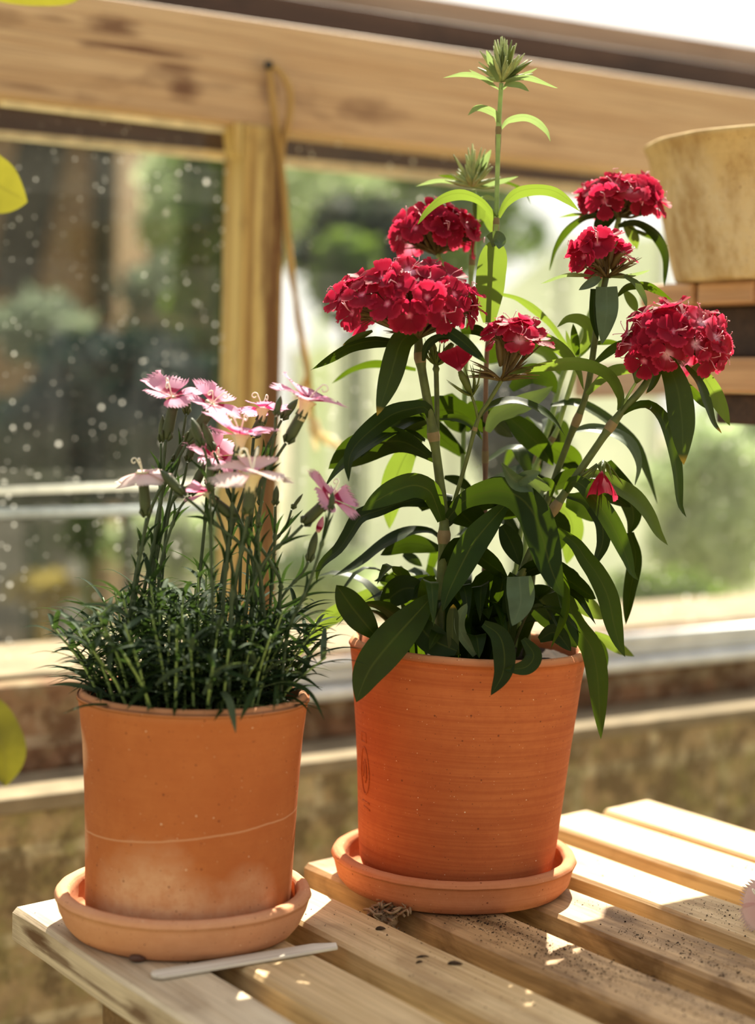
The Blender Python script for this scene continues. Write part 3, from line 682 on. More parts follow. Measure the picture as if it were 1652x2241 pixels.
def flower_head(root, cx, top, bot, hw, y, base_px, n, eye=0.0, seed=1, amax=1.72, skip=None, s=1.0, tilt=(0, 0, 0)):
    """a domed cyme: pedicels fan out of the stem tip and each carries a blossom"""
    r = random.Random(seed); k = y * PXM; B = at_y(base_px[0], base_px[1], y)
    a = (hw - 24) * k; c = at_y(cx, bot - (bot - top) * .38, y); bz = ((bot - top) * .62 - 14) * k
    hd = empty_part('flower_head', root, B)
    mb = MB(); ends = []
    for i in range(n):
        f = (i + .5) / n; th = math.acos(1 - f * (1 - cos(amax))); ph = i * 2.39996 + seed
        nv = Vector((sin(th) * cos(ph), sin(th) * sin(ph), cos(th)))
        if skip and skip(nv): continue
        p = c + Vector((nv.x * a, nv.y * a * .92, nv.z * bz)) + Vector((r.uniform(-1, 1), r.uniform(-1, 1), r.uniform(-1, 1))) * .0022
        ax = Vector((nv.x / a, nv.y / a, nv.z / bz)).normalized(); ax = (ax + Vector((0, -.18, .16)) + Vector((r.uniform(-1, 1), r.uniform(-1, 1), r.uniform(-1, 1))) * .34 + Vector(tilt)).normalized()
        ends.append((p, ax))
        me = r.choice(REDE) if r.random() < eye else r.choice(RED)
        place_blossom(hd, me, p, ax, r.uniform(0, 6.28), s * r.uniform(.86, 1.08))
        q = p - ax * .0145; m_ = B.lerp(q, .55) + Vector((0, 0, -.0015))
        mb.tube(catmull([B + Vector((r.uniform(-1, 1), r.uniform(-1, 1), 0)) * .0012, m_, q], 6), [.0011, .0009, .0009, .0010, .0012, .0013], 6, 0)
    # buds and bristly bracts filling the cushion
    for i in range(int(n * 1.3)):
        th = r.uniform(.1, 1.35); ph = r.uniform(0, 6.28); nv = Vector((sin(th) * cos(ph) * a, sin(th) * sin(ph) * a, cos(th) * bz * .8))
        e = c + nv * .72; b0 = B.lerp(e, .35); mb.tube(catmull([b0, b0.lerp(e, .6), e, e + nv.normalized() * .006], 5), [.0008, .0017, .0019, .0012, .0002], 6, 0)
    for i in range(16):
        ph = r.uniform(0, 6.28); l = r.uniform(.014, .026); d = Vector((cos(ph), sin(ph), r.uniform(-.05, .5))).normalized()
        mb.tube(catmull([B + d * .001, B + d * l * .5 + Vector((0, 0, .002)), B + d * l + Vector((0, 0, r.uniform(-.002, .006)))], 5), [.0008, .0010, .0008, .0005, .0001], 5, 0)
    mb.build('calyx_cluster', M['calyx_red'], hd, True)
    return hd
def empty_part(name, root, pos):
    o = bpy.data.objects.new(name, None); o.empty_display_size = .01; link(o, root); o.location = parent_matrix(root).inverted() @ Vector(pos); return o

# ------------------------------------------------------------------ crimson plant: stems
Y = PB.y
SM = [M['stem'], M['stem_node']]; SP = [M['stem_purple'], M['stem_node']]
def base_pt(px, y, z=.143):
    p = at_y(px, 1400, y); return (Vector((p.x, y, z)), 0, 0)
stem_tube(rootB, [base_pt(962, Y-.040), (964, 1300, Y-.040), (972, 1150, Y-.040), (962, 1050, Y-.040), (948, 950, Y-.040), (934, 870, Y-.042), (920, 790, Y-.042), (914, 730, Y-.04)], .0033, SM, nodes=(.40, .70, .93), taper=.8, nn=70)
stem_tube(rootB, [(956, 955, Y-.036), (956, 880, Y-.034), (954, 800, Y-.032), (953, 770, Y-.03)], .0016, SM, nodes=(.78,), nn=24)
stem_tube(rootB, [base_pt(1060, Y+.01), (1061, 1180, Y+.01), (1062, 985, Y+.01), (1064, 800, Y+.008), (1073, 690, Y+.005), (1084, 520, Y+.005), (1087, 440, Y+.005), (1091, 285, Y+.005), (1097, 182, Y+.005)], .0018, SP, nodes=(.135, .36, .755, .905), taper=.75, nn=90)
stem_tube(rootB, [(1074, 690, Y+.004), (1084, 520, Y+.004), (1086, 480, Y+.004), (1088, 400, Y+.004), (1091, 285, Y+.004), (1097, 182, Y+.004)], .0016, [M['stem_light'], M['stem_node']], nodes=(.40, .80), taper=.9, nn=60)
stem_tube(rootB, [base_pt(1112, Y-.03), (1118, 1330, Y-.035), (1142, 1255, Y-.04), (1185, 1160, Y-.043), (1232, 1085, Y-.045), (1290, 1000, Y-.045), (1355, 908, Y-.045), (1402, 855, Y-.046), (1448, 788, Y-.046)], .0028, SM, nodes=(.26, .50, .77), taper=.8, nn=70)
stem_tube(rootB, [base_pt(1150, Y), (1175, 1160, Y), (1198, 1095, Y), (1220, 1030, Y), (1246, 960, Y-.004), (1283, 862, Y-.01), (1301, 750, Y-.016), (1311, 680, Y-.018), (1326, 608, Y-.018)], .0023, SM, nodes=(.38, .64), taper=.85, nn=60)
stem_tube(rootB, [base_pt(1130, Y+.035), (1165, 1060, Y+.05), (1205, 920, Y+.055), (1232, 820, Y+.06), (1270, 740, Y+.06), (1312, 630, Y+.06), (1345, 515, Y+.058), (1356, 470, Y+.055)], .0021, [M['stem_light'], M['stem_node']], nodes=(.42, .9), taper=.9, nn=50)
stem_tube(rootB, [base_pt(1100, Y+.03), (1160, 1060, Y+.03), (1215, 950, Y+.028), (1235, 890, Y+.025), (1262, 800, Y+.02), (1266, 770, Y+.02)], .0016, [M['stem_light'], M['stem_node']], nodes=(.7,), nn=40)
stem_tube(rootB, [base_pt(1010, Y+.04), (1013, 1000, Y+.05), (1020, 780, Y+.055), (1030, 620, Y+.055), (1040, 470, Y+.052), (1036, 415, Y+.05)], .0016, [M['stem_light'], M['stem_node']], nodes=(.5, .85), nn=50)
stem_tube(rootB, [(1020, 760, Y+.055), (1000, 670, Y+.052), (972, 590, Y+.05), (955, 552, Y+.05)], .0015, [M['stem_light'], M['stem_node']], nn=20)
stem_tube(rootB, [(974, 1148, Y-.038), (990, 1110, Y-.040), (1020, 1010, Y-.044), (1046, 918, Y-.046), (1072, 875, Y-.048), (1100, 828, Y-.05)], .0013, SM, nodes=(.62,), nn=40)
stem_tube(rootB, [(1046, 918, Y-.046), (1040, 890, Y-.048), (1032, 866, Y-.05)], .0009, SM, nn=12)
stem_tube(rootB, [(1356, 905, Y-.045), (1372, 870, Y-.046), (1391, 838, Y-.047)], .0009, [M['stem_light'], M['stem_node']], nn=12)
stem_tube(rootB, [(1262, 1049, Y-.047), (1285, 1032, Y-.05), (1307, 1016, Y-.052)], .0009, SM, nn=12)

# ------------------------------------------------------------------ crimson plant: leaves
D, MI, LT, GR, TP, PL = M['leaf_dark'], M['leaf_mid'], M['leaf_lit'], M['leaf_gray'], M['leaf_tip'], M['leaf_pale']
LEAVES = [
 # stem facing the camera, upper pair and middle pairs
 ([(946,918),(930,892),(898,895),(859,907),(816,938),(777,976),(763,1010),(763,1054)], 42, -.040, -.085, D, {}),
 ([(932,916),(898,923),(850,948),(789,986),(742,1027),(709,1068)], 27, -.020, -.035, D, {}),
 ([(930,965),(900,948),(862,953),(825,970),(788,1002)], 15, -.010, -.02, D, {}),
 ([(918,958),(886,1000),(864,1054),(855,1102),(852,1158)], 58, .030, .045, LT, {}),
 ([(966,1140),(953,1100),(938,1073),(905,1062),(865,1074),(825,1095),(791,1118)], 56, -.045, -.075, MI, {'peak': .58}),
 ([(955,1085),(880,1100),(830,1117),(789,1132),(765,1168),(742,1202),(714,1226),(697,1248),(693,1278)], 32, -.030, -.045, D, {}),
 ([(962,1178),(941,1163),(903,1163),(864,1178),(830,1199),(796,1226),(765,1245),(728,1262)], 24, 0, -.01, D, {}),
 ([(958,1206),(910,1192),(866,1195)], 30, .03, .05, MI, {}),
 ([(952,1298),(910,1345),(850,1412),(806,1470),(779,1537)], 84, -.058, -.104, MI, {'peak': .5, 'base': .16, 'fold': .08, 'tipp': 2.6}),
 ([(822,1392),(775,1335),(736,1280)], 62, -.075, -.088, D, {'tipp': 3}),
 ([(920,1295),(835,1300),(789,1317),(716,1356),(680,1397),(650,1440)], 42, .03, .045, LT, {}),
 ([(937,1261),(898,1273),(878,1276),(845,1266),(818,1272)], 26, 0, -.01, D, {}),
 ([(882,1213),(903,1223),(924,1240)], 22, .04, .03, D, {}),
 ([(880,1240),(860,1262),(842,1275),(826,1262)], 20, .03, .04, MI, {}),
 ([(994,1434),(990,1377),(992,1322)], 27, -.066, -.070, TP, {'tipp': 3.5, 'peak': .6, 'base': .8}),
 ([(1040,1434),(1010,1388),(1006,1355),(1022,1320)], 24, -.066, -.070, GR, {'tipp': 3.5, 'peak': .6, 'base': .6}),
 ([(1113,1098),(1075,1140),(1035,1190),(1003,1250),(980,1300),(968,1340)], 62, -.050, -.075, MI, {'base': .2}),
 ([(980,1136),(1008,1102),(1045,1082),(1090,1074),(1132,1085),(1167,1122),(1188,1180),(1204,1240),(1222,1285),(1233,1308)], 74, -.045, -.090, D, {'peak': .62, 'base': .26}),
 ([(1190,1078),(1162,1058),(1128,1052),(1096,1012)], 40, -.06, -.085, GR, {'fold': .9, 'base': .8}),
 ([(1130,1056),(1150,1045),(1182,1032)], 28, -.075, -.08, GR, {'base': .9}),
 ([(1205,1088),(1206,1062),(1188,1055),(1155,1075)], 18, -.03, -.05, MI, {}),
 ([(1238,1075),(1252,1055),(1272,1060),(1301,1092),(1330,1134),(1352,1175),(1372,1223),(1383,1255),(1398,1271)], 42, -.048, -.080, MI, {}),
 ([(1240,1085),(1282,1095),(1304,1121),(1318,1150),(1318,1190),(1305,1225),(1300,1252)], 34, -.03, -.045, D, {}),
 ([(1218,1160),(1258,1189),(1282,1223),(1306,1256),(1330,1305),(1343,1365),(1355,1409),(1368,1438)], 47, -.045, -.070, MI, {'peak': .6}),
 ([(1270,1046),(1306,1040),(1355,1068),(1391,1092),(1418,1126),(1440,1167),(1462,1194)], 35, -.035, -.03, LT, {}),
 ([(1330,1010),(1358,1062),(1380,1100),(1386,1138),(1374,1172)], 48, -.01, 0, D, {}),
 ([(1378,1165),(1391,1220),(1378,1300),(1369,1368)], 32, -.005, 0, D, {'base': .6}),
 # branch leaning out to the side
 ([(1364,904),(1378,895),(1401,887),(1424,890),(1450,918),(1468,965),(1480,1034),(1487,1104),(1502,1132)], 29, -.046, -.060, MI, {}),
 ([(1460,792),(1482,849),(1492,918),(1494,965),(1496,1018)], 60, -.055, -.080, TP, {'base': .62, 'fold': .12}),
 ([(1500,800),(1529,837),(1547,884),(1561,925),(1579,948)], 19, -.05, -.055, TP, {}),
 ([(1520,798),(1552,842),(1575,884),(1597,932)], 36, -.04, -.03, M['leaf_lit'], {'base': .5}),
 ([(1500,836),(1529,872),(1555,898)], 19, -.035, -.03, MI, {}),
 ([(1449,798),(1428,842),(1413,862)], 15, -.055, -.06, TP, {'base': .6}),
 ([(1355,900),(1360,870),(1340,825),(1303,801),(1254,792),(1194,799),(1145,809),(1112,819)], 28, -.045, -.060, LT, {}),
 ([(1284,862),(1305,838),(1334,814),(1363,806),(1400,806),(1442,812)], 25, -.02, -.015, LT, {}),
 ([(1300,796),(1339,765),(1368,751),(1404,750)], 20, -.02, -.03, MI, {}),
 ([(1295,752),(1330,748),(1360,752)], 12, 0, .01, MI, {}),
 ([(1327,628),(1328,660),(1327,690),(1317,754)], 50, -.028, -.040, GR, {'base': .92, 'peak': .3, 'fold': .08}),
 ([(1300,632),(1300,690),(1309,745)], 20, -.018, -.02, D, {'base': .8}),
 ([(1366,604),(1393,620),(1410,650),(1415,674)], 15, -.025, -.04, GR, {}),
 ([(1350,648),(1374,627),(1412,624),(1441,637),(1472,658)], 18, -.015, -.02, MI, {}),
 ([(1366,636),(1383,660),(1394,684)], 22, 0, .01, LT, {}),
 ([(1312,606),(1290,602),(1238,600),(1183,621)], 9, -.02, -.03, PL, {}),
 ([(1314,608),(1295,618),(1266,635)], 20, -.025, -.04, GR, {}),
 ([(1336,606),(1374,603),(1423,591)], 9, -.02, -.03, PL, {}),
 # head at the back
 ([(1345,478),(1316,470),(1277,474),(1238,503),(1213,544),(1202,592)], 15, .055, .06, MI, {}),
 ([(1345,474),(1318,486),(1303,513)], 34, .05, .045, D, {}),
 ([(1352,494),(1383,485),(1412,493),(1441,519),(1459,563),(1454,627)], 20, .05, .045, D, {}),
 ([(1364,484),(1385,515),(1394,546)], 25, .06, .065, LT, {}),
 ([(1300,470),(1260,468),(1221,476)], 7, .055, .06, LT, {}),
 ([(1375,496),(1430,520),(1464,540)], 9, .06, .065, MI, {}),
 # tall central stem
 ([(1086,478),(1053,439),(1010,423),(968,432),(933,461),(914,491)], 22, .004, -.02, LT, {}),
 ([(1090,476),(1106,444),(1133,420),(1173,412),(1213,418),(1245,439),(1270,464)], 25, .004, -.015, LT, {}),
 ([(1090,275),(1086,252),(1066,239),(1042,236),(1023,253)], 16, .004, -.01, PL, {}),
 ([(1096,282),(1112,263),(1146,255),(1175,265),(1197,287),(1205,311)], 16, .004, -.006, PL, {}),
 ([(1092,195),(1053,167),(1013,161),(970,170)], 11, .004, 0, PL, {}),
 ([(1099,196),(1120,173),(1160,169),(1220,193)], 12, .003, -.01, PL, {}),
 ([(1106,186),(1135,186),(1158,200)], 13, .0, -.012, PL, {}),
 ([(1108,172),(1140,165),(1176,149)], 9, .005, .012, PL, {}),
 ([(1090,178),(1075,140),(1064,109)], 15, 0, -.005, PL, {}),
 ([(1080,178),(1050,165),(1026,152)], 7, .01, .02, PL, {}),
 # soft bud cluster behind it
 ([(1030,405),(1000,397),(955,394),(908,408)], 10, .05, .05, PL, {}),
 ([(1040,402),(1058,358),(1075,327)], 19, .048, .045, PL, {}),
 ([(1042,408),(1093,397),(1134,386)], 11, .05, .055, PL, {}),
 ([(1060,402),(1100,395),(1146,415),(1163,449)], 7, .06, .06, MI, {}),
 ([(1028,400),(1000,388),(958,384)], 9, .06, .07, MI, {}),
 ([(1042,428),(1048,460),(1050,500)], 27, .05, .05, LT, {}),
 ([(1044,440),(1066,432),(1088,440)], 11, .05, .05, PL, {}),
 ([(1052,465),(1068,478),(1080,514)], 23, .055, .06, LT, {}),
 # upright leaf lit through from behind, its tip folded forward
 ([(1070,706),(1070,660),(1074,605),(1081,555),(1085,522)], 64, -.004, -.012, M['leaf_lit'], {'base': .4, 'tipp': 4.5, 'peak': .5, 'fold': .12}),
 ([(1072,528),(1085,522),(1093,530),(1092,545)], 34, -.012, -.022, GR, {'base': .8}),
 ([(1068,716),(1109,713),(1157,724),(1206,746),(1242,772),(1266,806),(1277,853)], 28, -.008, -.02, LT, {}),
 ([(1095,642),(1133,651),(1169,673),(1206,707),(1230,741),(1252,768)], 16, .02, .03, LT, {}),
 ([(1262,775),(1284,748),(1290,717),(1271,698),(1242,697),(1219,716)], 26, .012, -.01, LT, {}),
 ([(1264,780),(1258,745),(1254,708)], 19, .012, .0, MI, {}),
 ([(1260,780),(1246,750),(1238,722)], 10, .02, .025, LT, {}),
 ([(1268,780),(1290,752),(1310,742)], 15, .02, .025, MI, {}),
 # under the big head
 ([(902,728),(876,752),(856,818),(840,867),(825,910)], 54, -.050, -.078, TP, {'base': .8, 'peak': .4, 'fold': .1}),
 ([(900,742),(854,747),(813,746),(765,758),(716,787),(680,810)], 25, -.045, -.055, D, {}),
 ([(815,724),(775,742),(749,756)], 15, -.05, -.055, TP, {}),
 ([(910,808),(862,797),(813,794),(765,809),(725,840)], 16, .04, .05, MI, {}),
 ([(926,790),(934,758),(958,739),(994,740)], 18, -.05, -.06, D, {}),
 ([(948,706),(995,734),(1031,763),(1066,796)], 28, -.07, -.085, D, {'base': .5}),
 ([(1010,726),(1043,722),(1078,744)], 23, -.02, -.03, D, {}),
 ([(1075,740),(1110,742),(1140,770)], 22, -.01, 0, D, {}),
 # filling between the stems
 ([(980,862),(995,910),(1008,948)], 58, .04, .05, D, {}),
 ([(957,916),(995,915),(1031,930),(1056,964)], 17, -.010, -.015, MI, {}),
 ([(972,1044),(1007,1054),(1038,1078)], 22, .01, .02, D, {}),
 ([(1048,918),(1076,889),(1125,879),(1173,894),(1209,918),(1236,953)], 17, -.045, -.035, MI, {}),
 ([(1066,945),(1088,908),(1137,886),(1180,866),(1210,845)], 42, .0, .01, GR, {}),
 ([(1105,905),(1149,945),(1185,981),(1211,1020)], 52, .02, .03, MI, {}),
 ([(1200,975),(1246,1005),(1272,1032)], 56, .03, .04, MI, {}),
 ([(1118,852),(1160,818),(1200,830),(1217,862)], 46, .03, .04, D, {}),
 ([(1206,888),(1258,882),(1306,904),(1355,942),(1391,981),(1418,1044),(1438,1103)], 24, .02, .03, MI, {}),
 ([(1250,945),(1294,938),(1343,950),(1379,974),(1396,1017),(1389,1062)], 23, 0, -.01, GR, {}),
]
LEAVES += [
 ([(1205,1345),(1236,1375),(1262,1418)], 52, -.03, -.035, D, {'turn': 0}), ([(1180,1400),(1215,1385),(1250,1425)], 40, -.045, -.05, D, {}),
 ([(950,1100),(880,1080),(800,1113)], 60, 0, .005, D, {'turn': 0}), ([(960,1200),(890,1190),(832,1215)], 42, 0, .005, D, {'turn': 0}), ([(930,1290),(880,1290),(830,1330)], 62, -.04, -.035, D, {'turn': 0}),  # hidden face-on leaves added to keep sun spots off the slats
 ([(1000,1425),(940,1395),(902,1340)], 64, -.068, -.06, D, {'turn': 0}), ([(1150,1290),(1190,1320),(1215,1385)], 74, -.036, -.03, D, {'turn': 0}), ([(1178,1130),(1215,1150),(1226,1205)], 62, 0, .005, D, {'turn': 0}),  # added sun-blocking leaves continue
 ([(1195,1250),(1245,1270),(1264,1312)], 52, -.03, -.025, D, {'turn': 0}), ([(1238,1100),(1275,1105),(1302,1142)], 56, 0, .005, D, {'turn': 0}), ([(1285,1385),(1310,1430),(1319,1482)], 40, -.004, 0, D, {'turn': 0}),  # last of the unseen leaves added for shade
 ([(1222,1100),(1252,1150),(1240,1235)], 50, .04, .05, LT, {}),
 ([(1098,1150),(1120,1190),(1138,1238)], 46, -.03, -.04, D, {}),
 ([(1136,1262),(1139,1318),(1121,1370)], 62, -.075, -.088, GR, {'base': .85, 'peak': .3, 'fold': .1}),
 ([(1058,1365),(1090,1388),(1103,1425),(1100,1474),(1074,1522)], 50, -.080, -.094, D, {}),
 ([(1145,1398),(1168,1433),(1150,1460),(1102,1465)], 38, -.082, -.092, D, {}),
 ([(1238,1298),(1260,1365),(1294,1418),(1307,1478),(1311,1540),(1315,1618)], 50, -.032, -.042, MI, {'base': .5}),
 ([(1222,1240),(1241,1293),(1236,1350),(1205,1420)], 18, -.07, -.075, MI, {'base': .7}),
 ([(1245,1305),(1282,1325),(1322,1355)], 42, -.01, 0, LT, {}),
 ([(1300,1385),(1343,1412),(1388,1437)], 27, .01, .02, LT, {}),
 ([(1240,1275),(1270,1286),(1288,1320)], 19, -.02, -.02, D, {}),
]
for (pts, w, da, db, m_, kw) in LEAVES:
    blade(rootB, pts, w, Y + da, Y + db, m_, **kw)
# unseen leaves added to block sun from the slats, springing from the nearest stem
SUNV = Vector((sin(SUN_AZ) * cos(SUN_EL), cos(SUN_AZ) * cos(SUN_EL), sin(SUN_EL)))
r = random.Random(91); mb = MB()
def shade_leaf(Q, W, nrm, k):
    Q = Vector(Q); B = min(STEMS, key=lambda p: (p - Q - Vector((0, 0, -.012))).length); v = Q - B; L = max(v.length, .02)
    e = Q + Vector((v.x, v.y, 0)).normalized() * .026 + Vector((0, 0, -.014))
    leaf_mesh(mb, [B, B.lerp(Q, .5) + Vector((0, 0, L * .16)), Q, e], W, Vector((0, 0, 1)), nrm, r.uniform(-.15, .15), .12, 18, k % 2, .3, .6, 2.2, .03, k)
for k, q in enumerate(SUN_BLOCK): shade_leaf(q, .024, SUNV, 2 * k)
for i in range(16):  # far-side leaves, also added to shade the table front
    shade_leaf(at_y(r.uniform(1075, 1225), r.uniform(880, 1150), Y + r.uniform(.03, .10)), r.uniform(.011, .017), Vector((r.uniform(-.5, .5), -.4, .8)).normalized(), i)
o = mb.build('added_shade_foliage', [D, MI], rootB, True); tag(o, kind='stuff')
# young rosette leaves crowding the soil
r = random.Random(31); mb_f = MB()
for i in range(46):
    a = r.uniform(0, 6.28); q = r.uniform(.006, .052); b = PB + Vector((q * cos(a), q * sin(a), .1415)); d = Vector((cos(a + r.uniform(-.8, .8)), sin(a + r.uniform(-.8, .8)), 0)); l = r.uniform(.03, .06); h = r.uniform(.02, .062)
    P = [b, b + d * l * .3 + Vector((0, 0, h * .8)), b + d * l * .7 + Vector((0, 0, h)), b + d * l + Vector((0, 0, h * r.uniform(.4, .9)))]
    leaf_mesh(mb_f, P, r.uniform(.010, .015), Vector((0, 0, 1)), Vector((0, 0, 1)), r.uniform(-.5, .5), .2, 12, r.choice((0, 0, 1)), wave=.04, seed=i)
fo = mb_f.build('basal_foliage', [D, MI], rootB, True); tag(fo, kind='stuff')

# ------------------------------------------------------------------ crimson plant: flower heads
flower_head(rootB, 888, 574, 738, 172, Y-.045, (916, 738), 42, .05, 3, amax=1.85)
flower_head(rootB, 950, 448, 560, 104, Y+.05, (955, 556), 26, .1, 5)
flower_head(rootB, 1357, 378, 482, 104, Y+.055, (1356, 474), 26, .25, 8)
flower_head(rootB, 1322, 512, 600, 80, Y-.018, (1328, 606), 13, .1, 11, skip=lambda v: v.x > .25 and v.y < .2 and v.z < .75)
flower_head(rootB, 1482, 662, 815, 126, Y-.048, (1452, 786), 36, .55, 14, amax=2.0, tilt=(.12, 0, 0))
hd = flower_head(rootB, 1122, 700, 800, 80, Y-.05, (1098, 832), 9, .35, 17, amax=1.2, skip=lambda v: v.x < -.75)
def lone_bud(px, py, y, ax, npet, seed, green=True, base=None, closed=False):
    r = random.Random(seed); P = at_y(px, py, y); hd = empty_part('flower_bud', rootB, P)
    mb = MB(); ax = Vector(ax).normalized(); q = ax.to_track_quat('Z', 'Y')
    for k in range(npet):
        m2 = MB(); petal(m2, .0095 if closed else .0125, 2*pi*k/5 + r.uniform(-.2, .2), 1.3 if closed else .7, .5 if closed else .1, r, 0, 8, .1, .5, .06); mb.add([q @ Vector(v) + P for v in m2.v], m2.f, 0, None)
        mb.uv[-len(m2.f):] = m2.uv
    if npet: mb.build('petals', M['petal_red'], hd, True)
    mb = MB(); B = Vector(base) if base is not None else P - ax * .016
    mb.tube([B, B.lerp(P, .3), B.lerp(P, .75), P], [.0009, .0022, .0024, .0014], 8, 0)
    for k in range(13):
        a = r.uniform(0, 6.28); l = r.uniform(.010, .018); s = q @ Vector((cos(a), sin(a), 0)); p1 = B + s * l * .35 + ax * l * .35
        mb.tube(catmull([B, p1, p1 + s * l * r.uniform(.1, .5) + ax * l * r.uniform(.3, .8)], 6), [.0006, .0007, .0006, .0005, .0003, .0001], 5, 0)
    mb.build('sepals', M['calyx'], hd, True); return hd
lone_bud(1006, 812, Y-.052, (-.35, -.45, .75), 3, 41, base=at_y(1033, 866, Y-.05))
lone_bud(1316, 1030, Y-.055, (.0, -.35, -.95), 4, 42, base=at_y(1320, 1008, Y-.05), closed=True)
lone_bud(1398, 800, Y-.047, (.15, 0, 1), 0, 43, base=at_y(1392, 838, Y-.047))
lone_bud(990, 752, Y-.03, (.25, 0, 1), 0, 44, base=at_y(955, 800, Y-.032)); lone_bud(945, 748, Y-.035, (-.1, 0, 1), 0, 45, base=at_y(952, 798, Y-.032))
# bristly green flower buds at the tops of the tall stems
def bristle(px, py, y, seed, n=60, R=.0155):
    r = random.Random(seed); B = at_y(px, py, y); mb = MB()
    for i in range(n):
        th = abs(r.gauss(0, .62)); ph = r.uniform(0, 6.28); d = Vector((sin(th) * cos(ph), sin(th) * sin(ph), cos(th))); l = R * r.uniform(1.0, 1.75) * (1.05 - .2 * th)
        e = B + d * l; mb.tube(catmull([B, B + d * l * .5, e], 6), [.0008, .0012, .0015, .0013, .0008, .0003], 5, 1 if r.random() < .12 else 0)
    mb.build('flower_bud', [M['bud_pale'], M['calyx']], rootB, True)
M['bud_pale'] = plain('pale_green_bud', (.30, .34, .14), .6, .2, .3, 150)
bristle(1099, 178, Y+.004, 51); bristle(1034, 408, Y+.05, 52)
# ------------------------------------------------------------------ pink plant
YA = PA.y
def pink_flower(seed, mats, reflex=0.0, R=.0155):
    r = random.Random(seed); mb = MB()
    for k in range(5):
        petal(mb, R, 2*pi*k/5 + r.uniform(-.1, .1), r.uniform(.02, .58) + reflex, r.uniform(-.34, -.02) + reflex * .5, r, 0, 9, .26, .50, .055, nr=9, na=19)
    mb.tube([(0, 0, .0003), (0, 0, -.0012), (0, 0, -.004), (0, 0, -.0085)], [.0042, .0030, .0021, .0022], 10, 1)
    for k in range(2):
        a = r.uniform(0, 6.28) + k * 2.4; c = Vector((cos(a), sin(a), 0)); z = Vector((0, 0, 1)); P = [Vector((0, 0, 0)), c * .0015 + z * .0045, c * .003 + z * .0075]
        o_ = c * .0048 + z * .0072
        for t in range(7):
            b = 2.4 - t * .85; P.append(o_ + c * (.0019 - .00016 * t) * cos(b) + z * (.0019 - .00016 * t) * sin(b))
        mb.tube(catmull(P, 22), .00033, 6, 2)
    return mb.mesh('flower', mats)
PM = [M['petal_pink'], M['throat'], M['style']]; CM = [M['petal_cream'], M['throat'], M['style']]
def tubular(root, a, b, rad, mats, name, tip=True, teeth=5):
    """long calyx / bud from a (stem end) to b (mouth)"""
    P = catmull([a, a.lerp(b, .5), b], 12); mb = MB(); R_ = []
    for i in range(12):
        t = i / 11
        R_.append(rad * (.45 + .55 * sin(min(1, t / .35) * pi / 2)) * ((1 - .12 * t) if not tip else max(.05, (1 - max(0, (t - .5) / .5) ** 2.0))))
    mb.tube(P, R_, 10, 0); ax = (b - a).normalized(); x = ax.orthogonal().normalized(); y = ax.cross(x); L = (b - a).length
    for k in range(4):                               # short scales at the foot
        t = k * pi / 2; d = x * cos(t) + y * sin(t); mb.tube([a + d * rad * .5 - ax * .0006, a + d * rad * 1.08 + ax * L * .14, a + d * rad * 1.04 + ax * L * .27], [.0004, .0011, .0002], 5, 0)
    if not tip:
        for k in range(teeth):
            t = 2 * pi * k / teeth; d = x * cos(t) + y * sin(t); e = P[-1] + d * rad * .8; mb.tube([e - ax * .001, e + ax * .0016, e + ax * .0036], [.0009, .0007, .0001], 5, 0)
    return mb.build(name, mats, root, True)
def pink_stem(path, dy0, dy1, rad=.0012, leaves=2, seed=0):
    """path from the flower down to the pot (pixels); the foot is set into the soil"""
    r = random.Random(seed); n = len(path); P = []
    for i, (x, y) in enumerate(path):
        t = i / (n - 1); P.append(at_y(x, y, YA + dy0 + (dy1 - dy0) * t))
    f = P[-1]; P[-1] = Vector((min(max(f.x, PA.x - .052), PA.x + .052), f.y, PA.z + .124))
    C = catmull(P, 44); mb = MB(); R_ = [rad * (.85 + .35 * i / 43) for i in range(44)]
    nodes = [int(44 * q) for q in (.16, .42, .68)][:leaves + 1]
    for k in nodes:
        R_[k] *= 1.7
    mb.tube(C, R_, 7, 0)
    for k in nodes:
        T = (C[k-1] - C[k+1]).normalized(); x = T.orthogonal().normalized(); a = r.uniform(0, 6.28); d = (Quaternion(T, a) @ x)
        for s in (-1, 1):
            l = r.uniform(.012, .026); e = d * s
            leaf_mesh(mb, [C[k], C[k] + T * l * .45 + e * l * .14, C[k] + T * l * .8 + e * l * .42], .0021, Vector((0, 0, 1)), (EYE - C[k]).normalized(), r.uniform(-.7, .7), .2, 9, 1, .6, .35, 1.6)
    return mb.build('stem', [M['stem_grey'], M['blade']], rootA, True)
fl_meshes = [pink_flower(300 + i, PM, rf) for i, rf in enumerate((.1, .05, -.1, -.05, .0))] + [pink_flower(320 + i, CM, rf) for i, rf in enumerate((-.12, -.28))]
